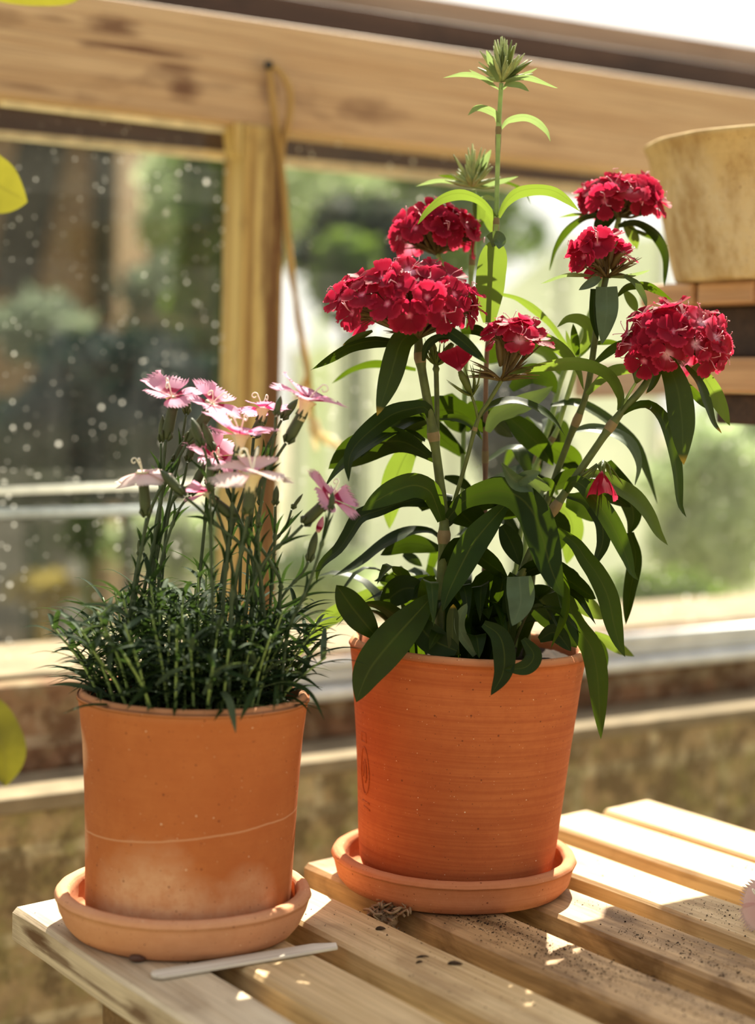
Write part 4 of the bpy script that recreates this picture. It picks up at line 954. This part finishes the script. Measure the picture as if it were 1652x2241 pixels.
# (centre, axis, radius px, calyx foot px, stem path, depth offsets, mesh)
FL = [
 ((376,868), (-.06,-.30,.95), 56, (363,962), [(363,964),(358,1019),(352,1100),(335,1200),(305,1350),(292,1520)], .012, .02, 0),
 ((464,884), (.36,-.40,.82), 54, (410,968), [(408,972),(373,1035),(333,1108),(300,1240),(285,1360),(276,1520)], .004, .01, 1),
 ((574,896), (.05,.16,.98), 54, (556,955), [(555,958),(545,1040),(510,1150),(482,1300),(470,1520)], .022, .02, 2),
 ((672,878), (.34,.05,.93), 70, (628,968), [(626,970),(600,1008),(571,1059),(553,1108),(520,1250),(502,1400),(495,1520)], -.008, -.005, 3),
 ((525,955), (.02,.20,.98), 68, (515,1024), [(514,1026),(505,1150),(490,1300),(480,1520)], -.02, -.02, 4),
 ((472,1000), (.10,-.55,.78), 58, (458,1062), [(457,1064),(445,1180),(425,1380),(416,1520)], .016, .02, 0),
 ((552,1036), (.10,-.10,.97), 76, (541,1126), [(541,1130),(531,1191),(514,1269),(506,1324),(500,1520)], -.05, -.04, 5),
 ((312,1034), (-.08,-.10,.97), 50, (320,1130), [(321,1134),(310,1200),(297,1265),(287,1330),(270,1400),(264,1520)], -.022, -.015, 6),
 ((458,1078), (-.52,.18,.82), 50, (512,1132), [(514,1136),(569,1197),(600,1245),(614,1275),(611,1330),(600,1520)], -.015, 0, 4),
 ((722,1090), (.62,-.22,.66), 58, (664,1146), [(662,1149),(636,1175),(586,1219),(545,1302),(530,1400),(520,1520)], -.012, -.02, 1),
]
for i, (c, ax, R, foot, path, d0, d1, mi) in enumerate(FL):
    C = at_y(c[0], c[1], YA + d0); s = 1.17 * R * PXM * YA / .0155
    o = place_blossom(rootA, fl_meshes[mi], C, ax, 1.3 * i + .4, s, 'flower')
    A = Vector(ax).normalized(); mouth = C - A * .0062 * s; ft = at_y(foot[0], foot[1], YA + d0)
    tubular(rootA, ft, mouth, .0031 * min(1.15, s + .1), M['calyx_pink'], 'calyx', tip=False)
    pink_stem(path, d0, d1, .0011, 2, i)
BU = [
 ((356,908),(353,966),15,[(352,970),(352,1082),(345,1180),(320,1350),(310,1520)], .015, .02),
 ((419,914),(442,976),20,[(444,980),(452,1002),(470,1100),(500,1200),(520,1350),(520,1520)], -.025, -.01),
 ((444,922),(466,986),18,[(468,990),(485,1032),(505,1093),(540,1180),(560,1300),(566,1520)], .0, .01),
 ((458,998),(460,1076),15,[(460,1080),(462,1200),(465,1350),(460,1520)], -.04, -.03),
 ((348,1026),(402,1084),21,[(406,1088),(430,1108),(470,1145),(539,1203),(570,1260),(580,1400),(572,1520)], -.03, -.01),
 ((450,1008),(418,1082),20,[(416,1086),(396,1108),(370,1170),(350,1250),(340,1400),(335,1520)], .005, .01),
 ((404,962),(381,1010),15,[(379,1014),(350,1100),(335,1200),(320,1400),(315,1520)], .02, .025),
 ((425,968),(411,1008),17,[(410,1012),(398,1064),(373,1108),(360,1200),(350,1350),(345,1520)], .025, .03),
 ((614,866),(604,908),15,[(603,912),(600,955),(591,997),(575,1080),(560,1200),(550,1350),(545,1520)], -.02, -.01),
 ((652,872),(618,916),18,[(616,920),(592,964),(574,1002),(560,1060),(545,1200),(535,1400),(530,1520)], .02, .025),
 ((567,975),(554,1008),14,[(553,1012),(545,1060),(530,1150),(518,1520)], .01, .02),
 ((605,1062),(602,1104),14,[(602,1108),(600,1200),(590,1350),(585,1520)], .0, .01),
 ((569,1060),(569,1104),11,[(568,1108),(560,1250),(555,1400),(550,1520)], .03, .03),
 ((663,1080),(640,1112),8,[(638,1116),(625,1153),(586,1214),(560,1350),(556,1520)], .01, .02),
 ((564,1118),(566,1152),10,[(566,1156),(566,1200),(570,1300),(574,1520)], -.02, -.01),
 ((728,1076),(724,1114),13,[(722,1117),(699,1208),(669,1297),(641,1352),(625,1410),(612,1520)], -.03, -.02),
 ((693,1160),(676,1228),18,[(674,1230),(663,1252),(614,1313),(592,1400),(576,1520)], -.005, 0),
 ((303,1180),(305,1215),9,[(304,1218),(298,1300),(285,1400),(280,1520)], .0, .0),
 ((412,848),(408,905),17,[(407,908),(392,1000),(372,1090),(340,1250),(328,1520)], .03, .03),
]
for i, (tip, foot, w, path, d0, d1) in enumerate(BU):
    tubular(rootA, at_y(*foot, YA + d0), at_y(*tip, YA + d0), w * .5 * PXM * YA * 1.05, M['calyx_pink'], 'flower_bud', tip=True)
    pink_stem(path, d0, d1, .0008 if w < 12 else .00095, 2, 40 + i)
# pink tip of the opening bud
mb = MB(); a, b = at_y(695, 1165, YA - .006), at_y(707, 1130, YA - .006)
mb.tube(catmull([a, a.lerp(b, .5), b], 8), [.0011, .0016, .0019, .0020, .0018, .0014, .0009, .0002], 9, 0)
mb.build('flower_bud', M['petal_pink'], rootA, True)

# leafy shoots
r = random.Random(77)
def shoot(bx, by, h, lean, seed, spread=1.0, n_pairs=7):
    r = random.Random(seed); b = PA + Vector((bx, by, .124)); tp = b + Vector((lean[0], lean[1], h))
    C = catmull([b, b.lerp(tp, .5) + Vector((-lean[0], -lean[1], 0)) * .12, tp], 20); mb = MB(); mb.tube(C, [.0011 * (1 - .5 * i / 19) for i in range(20)], 6, 0)
    ph = r.uniform(0, 6.28)
    for k in range(n_pairs):
        t = .12 + .86 * k / (n_pairs - 1); p = C[int(t * 19)]; ph += pi / 2 + r.uniform(-.35, .35)
        for s in (0, pi):
            a = ph + s + r.uniform(-.25, .25); d = Vector((cos(a), sin(a), 0)); l = r.uniform(.025, .045) * (1.05 - .35 * t) * spread; up = r.uniform(.35, .95) * (.55 + .6 * t); dr = r.uniform(.0, .5) * (1 - .55 * t)
            P = [p, p + d * l * .28 + Vector((0, 0, l * .30 * up)), p + d * l * .66 + Vector((0, 0, l * (.52 * up - .1 * dr))), p + d * l + Vector((0, 0, l * (.55 * up - .42 * dr)))]
            leaf_mesh(mb, P, r.uniform(.0027, .0038), Vector((0, 0, 1)), Vector((0, 0, 1)), r.uniform(-.4, .4), .25, 10, 2 if r.random() < .22 else 1, .75, .35, 1.5, 0, k)
    return mb.build('leafy_shoot', [M['stem_light'], M['blade'], M['blade_lit']], rootA, True)
ks = 0
for i in range(86):
    a = i * 2.39996; q = .053 * sqrt((i + .5) / 86); bx, by = q * cos(a), q * sin(a)
    h = r.uniform(.044, .080) * (1.12 - .42 * q / .053); ln = .10 + .42 * q / .053
    shoot(bx, by, h, (bx * ln + r.uniform(-.006, .006), by * ln + r.uniform(-.006, .006)), 500 + i, 1.0, r.choice((6, 7, 8)))
# blades that hang over or reach past the rim
BL = [
 ([(240,1525),(200,1508),(150,1498),(106,1501)], 11, -.02, -.02, 1), ([(232,1430),(190,1450),(140,1446)], 8, .01, .01, 0), ([(228,1365),(196,1328),(138,1312)], 7, .0, .0, 0),
 ([(230,1410),(205,1398),(176,1393)], 8, -.01, -.01, 0), ([(282,1350),(235,1325),(174,1322)], 10, -.03, -.035, 1),
 ([(330,1505),(302,1524),(276,1554)], 12, -.060, -.078, 0), ([(486,1514),(500,1532),(509,1570),(516,1606)], 17, -.064, -.082, 1), ([(566,1505),(548,1530),(525,1578)], 15, -.064, -.080, 0),
 ([(604,1500),(605,1518),(598,1557)], 11, -.056, -.072, 0), ([(575,1490),(640,1498),(680,1520),(711,1578)], 12, -.03, -.045, 0), ([(600,1480),(660,1482),(706,1512)], 9, -.01, -.015, 0),
 ([(610,1440),(650,1440),(696,1476)], 11, 0, -.005, 0), ([(590,1420),(640,1405),(690,1400),(725,1403)], 8, .01, .015, 0), ([(560,1390),(630,1370),(725,1372)], 9, 0, .0, 0),
 ([(540,1350),(620,1328),(680,1300),(752,1296)], 8, 0, .0, 0), ([(570,1370),(640,1350),(690,1325),(730,1318)], 7, .015, .02, 0), ([(600,1440),(660,1415),(697,1455)], 9, -.02, -.03, 0),
 ([(445,1520),(480,1470),(535,1455)], 13, -.058, -.06, 1), ([(450,1440),(500,1470),(580,1500)], 11, -.055, -.065, 0), ([(340,1500),(380,1470),(430,1456)], 11, -.055, -.065, 1), ([(620,1510),(660,1465),(685,1460)], 12, -.01, -.015, 0),
]
for (pts, w, da, db, k) in BL: blade(rootA, pts, w, YA + da, YA + db, M['blade_lit'] if k else M['blade'], 'leaf', real=w * 1.15, base=.6, peak=.4, tipp=1.6, wave=0)
# ------------------------------------------------------------------ things on the table
# wooden plant label: rounded at one end, cut to a point at the other
A_, B_ = on_z(332, 2130, .003), on_z(738, 2062, .003)
dv = (B_ - A_); Ls = dv.length; ang_s = math.atan2(dv.y, dv.x); hw = .0058
out = [(-.0 + hw - hw * cos(t), hw * sin(t)) for t in [pi/2 * k / 6 for k in range(7)]]
top = [(x, y) for (x, y) in out] + [(Ls - .013, hw), (Ls, .0012)]
bot = [(x, -y) for (x, y) in reversed(out[1:])]
ring = top + [(Ls - .003, -hw)] + bot
ring = [(x, y) for (x, y) in ring]; nR = len(ring); th = .0019
mb = MB(); vs = [(x, y, 0) for x, y in ring] + [(x, y, th) for x, y in ring]
mb.add(vs, [tuple(range(nR - 1, -1, -1)), tuple(range(nR, 2 * nR))] + [(i, (i + 1) % nR, nR + (i + 1) % nR, nR + i) for i in range(nR)])
o = mb.build('plant_label', M['stick'], None, False, rel=False, bevel=.0004); o.location = (A_.x, A_.y, .0007); o.rotation_euler = (0, 0, ang_s)
tag(o, 'grey wooden plant label stick lying across the slats against the paler saucer', 'plant label')
# round brown pellet by the saucer, a wad of dry roots between two slats, bits of bark
p = on_z(301, 2097, .002); mb = MB(); mb.ball((0, 0, 0), .0042, 0, 14, 8, (1.15, .8, .55)); mb.ball((.0006, -.0018, .0006), .0025, 0, 10, 6, (1, .8, .7))
o = mb.build('clay_pellet', plain('dark_brown_pellet', (.10, .045, .028), .6, .4, .3, 300), None, True, rel=False); o.location = (p.x, p.y, .0022); tag(o, 'small dark brown pellet tucked under the edge of the paler saucer', 'pellet')
p = on_z(842, 2006, -.004); r = random.Random(5); mb = MB()
for i in range(60):
    a = r.uniform(0, 6.28); q = [Vector((r.gauss(0, .006), r.gauss(0, .004), r.gauss(0, .004)))]
    for k in range(3): q.append(q[-1] + Vector((r.uniform(-1, 1), r.uniform(-1, 1), r.uniform(-.6, .7))) * .006)
    mb.tube(catmull(q, 8), r.uniform(.0004, .0011), 5, 0)
mb.ball((0, 0, -.003), .007, 0, 10, 6, (1.2, .8, .8))
o = mb.build('root_clump', plain('dry_root_fibre', (.30, .20, .115), .9, .1, .4, 150), None, True, rel=False); o.location = p; tag(o, 'wad of dry brown roots caught between slats by the redder saucer', 'root clump')
M['bark'] = plain('dark_bark', (.06, .038, .022), .9, .1, .4, 200)
for i, (px, py, l, a, lab) in enumerate(((925, 2092, .010, .2, 'longest dark bark sliver lying on the slat before the redder saucer'), (918, 2104, .006, .5, 'short dark bark sliver just below the longest one'), (996, 2108, .011, -.1, 'thick dark flake of bark on the slat, past the thin slivers'), (833, 2032, .008, .1, 'dark knobbly crumb of bark near the wad of roots'))):
    p = on_z(px, py, .001); l *= .75; mb = MB(); t = .0010 if i in (2, 3) else .0005
    mb.tube(catmull([(-l/2, 0, 0), (-l*.1, .0006, .0004), (l*.2, -.0005, .0007), (l/2, .0004, 0)], 8), [t*.4, t, t*1.2, t*1.3, t, t*.9, t*.6, t*.2], 6, 0)
    o = mb.build('bark_chip', M['bark'], None, False, rel=False); o.location = (p.x, p.y, t * .6); o.rotation_euler = (0, 0, a); tag(o, lab, 'bark chip', 'bark chips on the table')
# spilt compost
r = random.Random(12); mb = MB()
def crumb(w, u, s):
    p = world(w, u, s * .35); c = [(p.x + r.uniform(-s, s), p.y + r.uniform(-s, s), max(.0001, p.z + r.uniform(-s, s) * .7)) for _ in range(5)]
    mb.add(c, [(0, 1, 2), (0, 2, 3), (0, 3, 4), (0, 4, 1), (1, 2, 3), (1, 3, 4)], 0)
def spill(i, u0, u1, n, wm=.5, sd=.25, big=.0011):
    w0, w1, _ = SL[i]
    for _ in range(n):
        w = w0 + (w1 - w0) * min(.97, max(.03, r.gauss(wm, sd))); u = r.uniform(u0, u1); crumb(w, u, r.uniform(.0002, .0006) if r.random() < .85 else r.uniform(.0006, big))
spill(3, .50, .80, 1500, .62, .26); spill(3, .66, .80, 500, .5, .2); spill(4, .50, .72, 700, .32, .12); spill(4, .50, .78, 420, .7, .2); spill(5, .55, .74, 800, .5, .28); spill(5, .74, .92, 60); spill(6, .68, .90, 240, .5, .3); spill(7, .72, .93, 120); spill(2, .60, .85, 160, .6, .3); spill(0, .75, .93, 40); spill(4, .78, .93, 30)
o = mb.build('spilt_compost', M['soil'], None, False, rel=False); tag(o, 'dark crumbs of compost scattered over the slats', 'compost', kind='stuff')
# pale pink bloom at the far side of the table
pf = on_z(1672, 1975, .018)
rootF = empty('cut_flower', pf); tag(rootF, 'cut pale pink bloom lying on the slats at the sunlit end of the table', 'flower')
place_blossom(rootF, fl_meshes[6], pf + Vector((0, 0, .0)), (-.55, -.6, .35), .3, 1.15, 'bloom')
bc = [pf, pf + Vector((.012, .010, -.008)), pf + Vector((.05, .035, -.0158)), pf + Vector((.10, .05, -.0163))]
mb = MB(); mb.tube(catmull(bc, 14), [.0026, .0032, .0032, .0030, .0022, .0014, .0012, .0011, .0011, .0011, .0011, .0011, .0011, .001], 8, 0); mb.build('stem', M['stem_grey'], rootF, True)

# ------------------------------------------------------------------ shelf stand with the old clay pot
shelf = empty('wooden_shelf', (0, 0, 0), ANG); tag(shelf, 'small cedar shelf stand beside the table carrying a big old clay pot', 'shelf')
ZT = .405; w0 = .932
def sbox(name, a, b, mat=None):
    mb = MB(); mb.box(a, b); return mb.build(name, mat or M['shelf'], shelf, False, rel=False, bevel=.0025)
for k in range(3): sbox('shelf_board', (w0, .795 + .061 * k, ZT - .017), (1.36, .795 + .061 * k + .056, ZT))
sbox('apron', (w0 + .022, .81, ZT - .056), (w0 + .042, .965, ZT - .0172), M['beam_dark'])
sbox('side_rail', (w0 + .002, .76, ZT - .083), (w0 + .024, .925, ZT - .0562))
sbox('cleat', (w0 + .012, .86, ZT - .106), (w0 + .030, .90, ZT - .0832), M['beam_dark'])
for (w, u) in ((.96, .72), (1.31, .72), (1.31, .94)): sbox('leg', (w, u, FLOOR_Z), (w + .04, u + .04, ZT - .0172), M['leg'])
sbox('back_rail', (w0 + .03, .93, ZT - .05), (1.34, .955, ZT - .0174))
Yp = 1.305; cx = (1738 - CX) / F * Yp
PC = Vector((cx, Yp, ZT + .0005)); Rt = 348 * PXM * Yp; zr = at_y(1392, 316, Yp).z - ZT
prof = [(0, 0), (Rt * .765, 0), (Rt * .78, .002)] + [(Rt * (.78 + .22 * (k / 10) ** 1.1), zr * k / 10) for k in range(1, 10)] + [(Rt * .985, zr * .93), (Rt, zr * .96), (Rt + .0008, zr * .985), (Rt - .001, zr), (Rt - .006, zr), (Rt - .009, zr * .97), (Rt - .012, zr * .8), (Rt * .7, .012), (0, .012)]
mb = MB(); ph = 1.3; mb.lathe(prof, 110, 0, (0, 0), lambda a, z: .0009 * sin(2 * a + ph) + .0006 * sin(5 * a) + .0005 * sin(17 * a + z * 60))
o = mb.build('clay_pot', M['pot_lime'], None, True, rel=False); o.location = PC; tag(o, 'large buff clay pot with limey streaks standing empty on the shelf stand', 'pot')

# ------------------------------------------------------------------ raffia hanging from a nail in the beam
def on_plane(px, py, u): w, z = on_u(px, py, u); return world(w, u, z)
UN = UB - .012
nail = MB(); a = on_plane(588, 142, UB - .016); b = on_plane(585, 142, UB + .012); nail.tube([a, a.lerp(b, .08), a.lerp(b, .09), b], [.0042, .0042, .0018, .0016], 10, 0)
nl = nail.build('nail', M['iron'], None, True, rel=False); tag(nl, 'dark iron nail in the beam above the glazing post', 'nail')
raf = empty('raffia_tie', on_plane(592, 145, UN)); tag(raf, 'golden raffia tie looped over the nail and dangling past the post', 'twine')
def ribbon(name, pts, w, mat, u0=UN, u1=UN, seed=0):
    n_ = len(pts); P = catmull([on_plane(x, y, u0 + (u1 - u0) * i / (n_ - 1)) for i, (x, y) in enumerate(pts)], 40); mb = MB(); rr = random.Random(seed); rows = []
    W = w * PXM * 1.6 / 2
    for i, p in enumerate(P):
        T = (P[min(i + 1, 39)] - P[max(i - 1, 0)]).normalized(); f = (EYE - p).normalized(); s = T.cross(f).normalized(); q = s.cross(T); tw = .7 * sin(i * .23 + seed)
        s2 = s * cos(tw) + q * sin(tw); q2 = q * cos(tw) - s * sin(tw)
        rows.append([p - s2 * W, p + q2 * W * .35, p + s2 * W, p - q2 * W * .35])
    mb.grid(rows, 0, True, [(0, 0)] * (4 * 40)); return mb.build(name, mat, raf, True)
ribbon('strand', [(588,138),(592,170),(598,230),(610,320),(622,420),(630,520),(636,600)], 15, M['raffia'], seed=1)
ribbon('strand', [(590,138),(614,158),(632,190),(636,230),(628,280),(618,320),(616,360),(624,450),(634,560),(648,660),(660,740),(672,800),(676,850),(684,930)], 15, M['raffia'], seed=2)
ribbon('strand', [(636,600),(644,640),(652,700),(664,770),(674,815),(660,850),(648,880)], 13, M['raffia'], seed=3)
ribbon('strand', [(648,870),(672,905),(690,925)], 18, M['raffia_pale'], UN, UN, seed=4)
kn = on_plane(688, 935, UN); mb = MB(); mb.ball(kn, .0065, 0, 12, 8, (.9, .8, 1.3)); mb.build('knot', M['raffia_pale'], raf, True)
for k, pts in enumerate(([(684,925),(692,950),(712,965),(748,978)], [(684,928),(686,955),(692,985)], [(690,925),(702,950),(722,958),(735,975)])): ribbon('frayed_end', pts, (15, 11, 14)[k], M['raffia_pale'], seed=5 + k)

# ------------------------------------------------------------------ vine whose leaves reach into the frame
vx = at_y(-70, 900, 1.27)
vine = empty('climbing_vine', (vx.x, 1.27, FLOOR_Z)); tag(vine, 'climbing vine with big yellow green leaves near the window end of the table', 'vine')
mb = MB(); mb.tube(catmull([(vx.x - .02, 1.27, FLOOR_Z), (vx.x, 1.27, -.3), (vx.x + .006, 1.265, .05), (vx.x - .006, 1.275, .4), (vx.x, 1.27, .72)], 40), .004, 8, 0); mb.build('stem', M['stem_purple'], vine, True)
def vleaf(pts, w, d0, d1): blade(vine, pts, w, 1.27 + d0, 1.27 + d1, M['vine'], 'leaf', real=w * 1.1, base=.55, peak=.4, tipp=3, fold=.12, turn=.3)
vleaf([(-75,345),(-20,395),(60,442)], 112, 0, -.02); vleaf([(-75,-60),(0,-40),(90,-28),(172,0)], 78, 0, .01); vleaf([(-75,1530),(-30,1570),(8,1640),(12,1722)], 96, 0, -.02)

# ------------------------------------------------------------------ the garden outside
def bush_mat(name, c, t, f): 
    m, nt = new_mat(name); n = N(nt); g_ = n('ShaderNodeNewGeometry'); rp = g_.outputs['Random Per Island']
    col = n.mix(rp, [x * .55 for x in c], [x * 1.5 for x in c]); tr = n('ShaderNodeBsdfTranslucent', i_Color=(*t, 1)); n.out(n.mixsh(f, n.pbr(col, .7, .12), tr.outputs[0])); return m
BM = {'dark': bush_mat('dark_hedge_leaves', (.018, .034, .018), (.03, .06, .015), .2), 'mid': bush_mat('garden_green_leaves', (.06, .11, .025), (.24, .36, .05), .4), 'light': bush_mat('pale_garden_leaves', (.34, .42, .24), (.75, .85, .5), .5), 'olive': bush_mat('ochre_shrub_leaves', (.22, .17, .06), (.5, .4, .1), .4), 'blue': bush_mat('blue_green_leaves', (.014, .028, .024), (.03, .07, .05), .2)}
def garden_bush(pxc, pyc, y, rw, rh, mat, n, size, label, name='garden_bush', cat='bush', seed=1, ground=True, rd=None):
    c = at_y(pxc, pyc, y); r = random.Random(seed); k = y * PXM; a, h = rw * k, rh * k; d = rd or a * .8; mb = MB()
    zb = FLOOR_Z if ground else c.z - h
    for i in range(n):
        while True:
            q = Vector((r.uniform(-1, 1), r.uniform(-1, 1), r.uniform(-1, 1)))
            if .35 < q.length < 1: break
        p = Vector((c.x + q.x * a * (1 + .18 * sin(q.z * 7 + seed)), c.y + q.y * d, c.z + q.z * h))
        if p.z < FLOOR_Z + .02: p.z = FLOOR_Z + .02 + r.random() * .1
        s = size * r.uniform(.6, 1.3); x = Vector((r.uniform(-1, 1), r.uniform(-1, 1), r.uniform(-1, 1))).normalized(); z = x.orthogonal().normalized()
        mb.add([p - x * s, p + z * s * .45, p + x * s, p - z * s * .45], [(0, 1, 2, 3)], 0)
    # woody core reaching the ground
    mb.tube(catmull([(c.x, c.y, FLOOR_Z), (c.x + .02, c.y, (c.z + FLOOR_Z) / 2), (c.x, c.y, c.z)], 6), .02, 6, 0)
    o = mb.build(name, mat, None, False, rel=False); tag(o, label, cat, 'shrubs in the garden beyond the glass'); return o
garden_bush(270, 915, 4.6, 240, 185, BM['blue'], 2600, .05, 'dark blue green bush outside, behind the pale pink flowers', seed=2)
garden_bush(60, 1000, 5.2, 170, 120, BM['dark'], 1100, .05, 'low dark bush outside the grimy pane, farthest from the post', seed=3)
garden_bush(470, 560, 5.6, 90, 330, BM['mid'], 1500, .05, 'slim upright green shrub outside, just before the glazing post', seed=4)
garden_bush(390, 440, 7.0, 80, 150, BM['light'], 900, .05, 'pale airy shrub outside, high behind the grimy pane', seed=5, rd=.3)
garden_bush(185, 1165, 6.2, 42, 60, BM['mid'], 420, .04, 'small fresh green clump on the paving beyond the low flowers', seed=6)
garden_bush(372, 1190, 6.88, 150, 70, BM['light'], 700, .05, 'low whitish green planting on the far paving behind the pink flowers', seed=7, rd=.08)
garden_bush(790, 560, 6.4, 140, 130, BM['dark'], 1500, .05, 'dark green bush outside, behind the biggest crimson head', seed=8)
garden_bush(760, 610, 5.8, 75, 100, BM['mid'], 700, .045, 'grass green bush outside, between the raffia and the crimson heads', seed=9)
garden_bush(1130, 940, 5.4, 95, 150, BM['blue'], 1100, .05, 'dark clump outside, glimpsed through the stems of the tall plant', seed=10)
garden_bush(860, 430, 11.5, 330, 210, BM['mid'], 4200, .075, 'grey green tree crown far outside above the pale bright sheet', 'garden_tree', 'tree', seed=11)
garden_bush(700, 420, 7.6, 130, 180, BM['light'], 1100, .06, 'pale feathery shrub outside, high beside the glazing post and raffia', seed=21, rd=.4)
garden_bush(1560, 1110, 5.0, 150, 190, BM['light'], 1500, .045, 'pale sunlit shrub outside beneath the shelf stand', seed=12)
garden_bush(1610, 980, 5.8, 110, 140, BM['light'], 900, .045, 'airy pale shrub outside, just under the corner of the shelf', seed=13)
garden_bush(1440, 1290, 4.4, 130, 36, BM['mid'], 520, .035, 'low green tuft on the paving just beyond the sill', seed=14)
garden_bush(700, 1260, 5.6, 120, 60, BM['light'], 600, .04, 'pale green tuft on the paving between the two planted pots', seed=15)
garden_bush(90, 1290, 4.8, 75, 28, BM['olive'], 320, .035, 'yellowish tuft on the paving beyond the brick sill', seed=16)
BM['gray'] = bush_mat('grey_green_leaves', (.15, .175, .12), (.28, .34, .22), .35)
garden_bush(392, 660, 6.5, 122, 105, BM['gray'], 1300, .05, 'hazy grey green bush outside, above the darkest bush', seed=31, rd=.3)
garden_bush(95, 720, 5.8, 100, 70, BM['gray'], 700, .05, 'hazy grey brown bush outside in front of the brick outhouse', seed=32, rd=.25)
# brick outhouse with a timber brace, added bright sheet, stone trough
M['out_brick'] = brick_mat('ochre_outhouse_brick', (.36, .22, .11), (.31, .175, .09), (.38, .3, .2), (.30, .24, .10), .55)
oh = empty('brick_outhouse', (-1.6, 7.4, FLOOR_Z)); tag(oh, 'ochre brick outhouse with dark timber braces beyond the grimy pane', 'outbuilding')
def wbox(name, a, b, mat, parent): mb = MB(); mb.box(a, b); return mb.build(name, mat, parent, False)
wbox('wall', (-3.6, 7.4, FLOOR_Z), (-1.16, 9.4, 2.6), M['out_brick'], oh)
M['outtimber'] = plain('dark_outhouse_timber', (.05, .045, .03), .8, .2, .3, 8)
def brace(x0, z0, x1, z1, w):
    mb = MB(); mb.hexa([(x0 - w, 7.34, z0), (x0 + w, 7.34, z0), (x0 + w, 7.41, z0), (x0 - w, 7.41, z0), (x1 - w, 7.34, z1), (x1 + w, 7.34, z1), (x1 + w, 7.41, z1), (x1 - w, 7.41, z1)]); mb.build('timber_brace', M['outtimber'], oh, False)
a = at_y(20, 640, 7.36); b = at_y(105, 250, 7.36); brace(a.x, a.z, b.x, b.z, .10)
a = at_y(225, 700, 7.36); b = at_y(225, 240, 7.36); brace(a.x, a.z, b.x, b.z, .045)
def glow_sheet_mat():
    m, nt = new_mat('glowing_sheet'); n = N(nt); f = n.noise(n.coords((1, 1, .4), rnd=False), 2.2, 4); c = n.ramp(f, [(.35, (.62, .66, .54)), (.65, (.78, .80, .68))])
    tr = n('ShaderNodeBsdfTranslucent'); n.l(c, tr.inputs[0]); n.out(n.mixsh(.42, n.pbr((.8, .82, .72), .8, .1), tr.outputs[0])); return m
sh = empty('bright_backdrop', (.1, 8.4, FLOOR_Z)); tag(sh, 'pale backlit sheet added outside to brighten the view behind the tall plant', 'backdrop sheet')  # translucent sheet added so the background glows in the sun
xl, xr = at_y(642, 800, 8.4).x, at_y(1445, 800, 8.4).x; zt = at_y(900, 775, 8.4).z; zp = at_y(1250, 525, 8.4).z; xp = at_y(1235, 545, 8.4).x; xm = at_y(1000, 700, 8.4).x
mb = MB(); top_ = [(xl, zt), (xm, at_y(1000, 715, 8.4).z), (xp, zp), (xr, zp + .04)]
for (x0, z0), (x1, z1) in zip(top_, top_[1:]): mb.hexa([(x0, 8.4, FLOOR_Z), (x1, 8.4, FLOOR_Z), (x1, 8.402, FLOOR_Z), (x0, 8.402, FLOOR_Z), (x0, 8.4, z0), (x1, 8.4, z1), (x1, 8.402, z1), (x0, 8.402, z0)])
mb.build('glow_sheet', glow_sheet_mat(), sh, False)
for (x, z) in top_: wbox('post', (x - .02, 8.405, FLOOR_Z), (x + .02, 8.445, z + .02), M['whitepost'] if 'whitepost' in M else M.setdefault('whitepost', plain('white_post', (.8, .8, .74), .6, .2, .05)), sh)  # posts added to carry the bright sheet
tr_ = wbox('stone_trough', (at_y(-60, 1200, 6.4).x, 6.3, FLOOR_Z), (at_y(160, 1200, 6.4).x, 6.7, at_y(80, 1125, 6.3).z), plain('grey_stone', (.20, .19, .17), .9, .1, .3, 9), None); tag(tr_, 'dark grey stone trough outside beyond the grimy pane', 'trough')
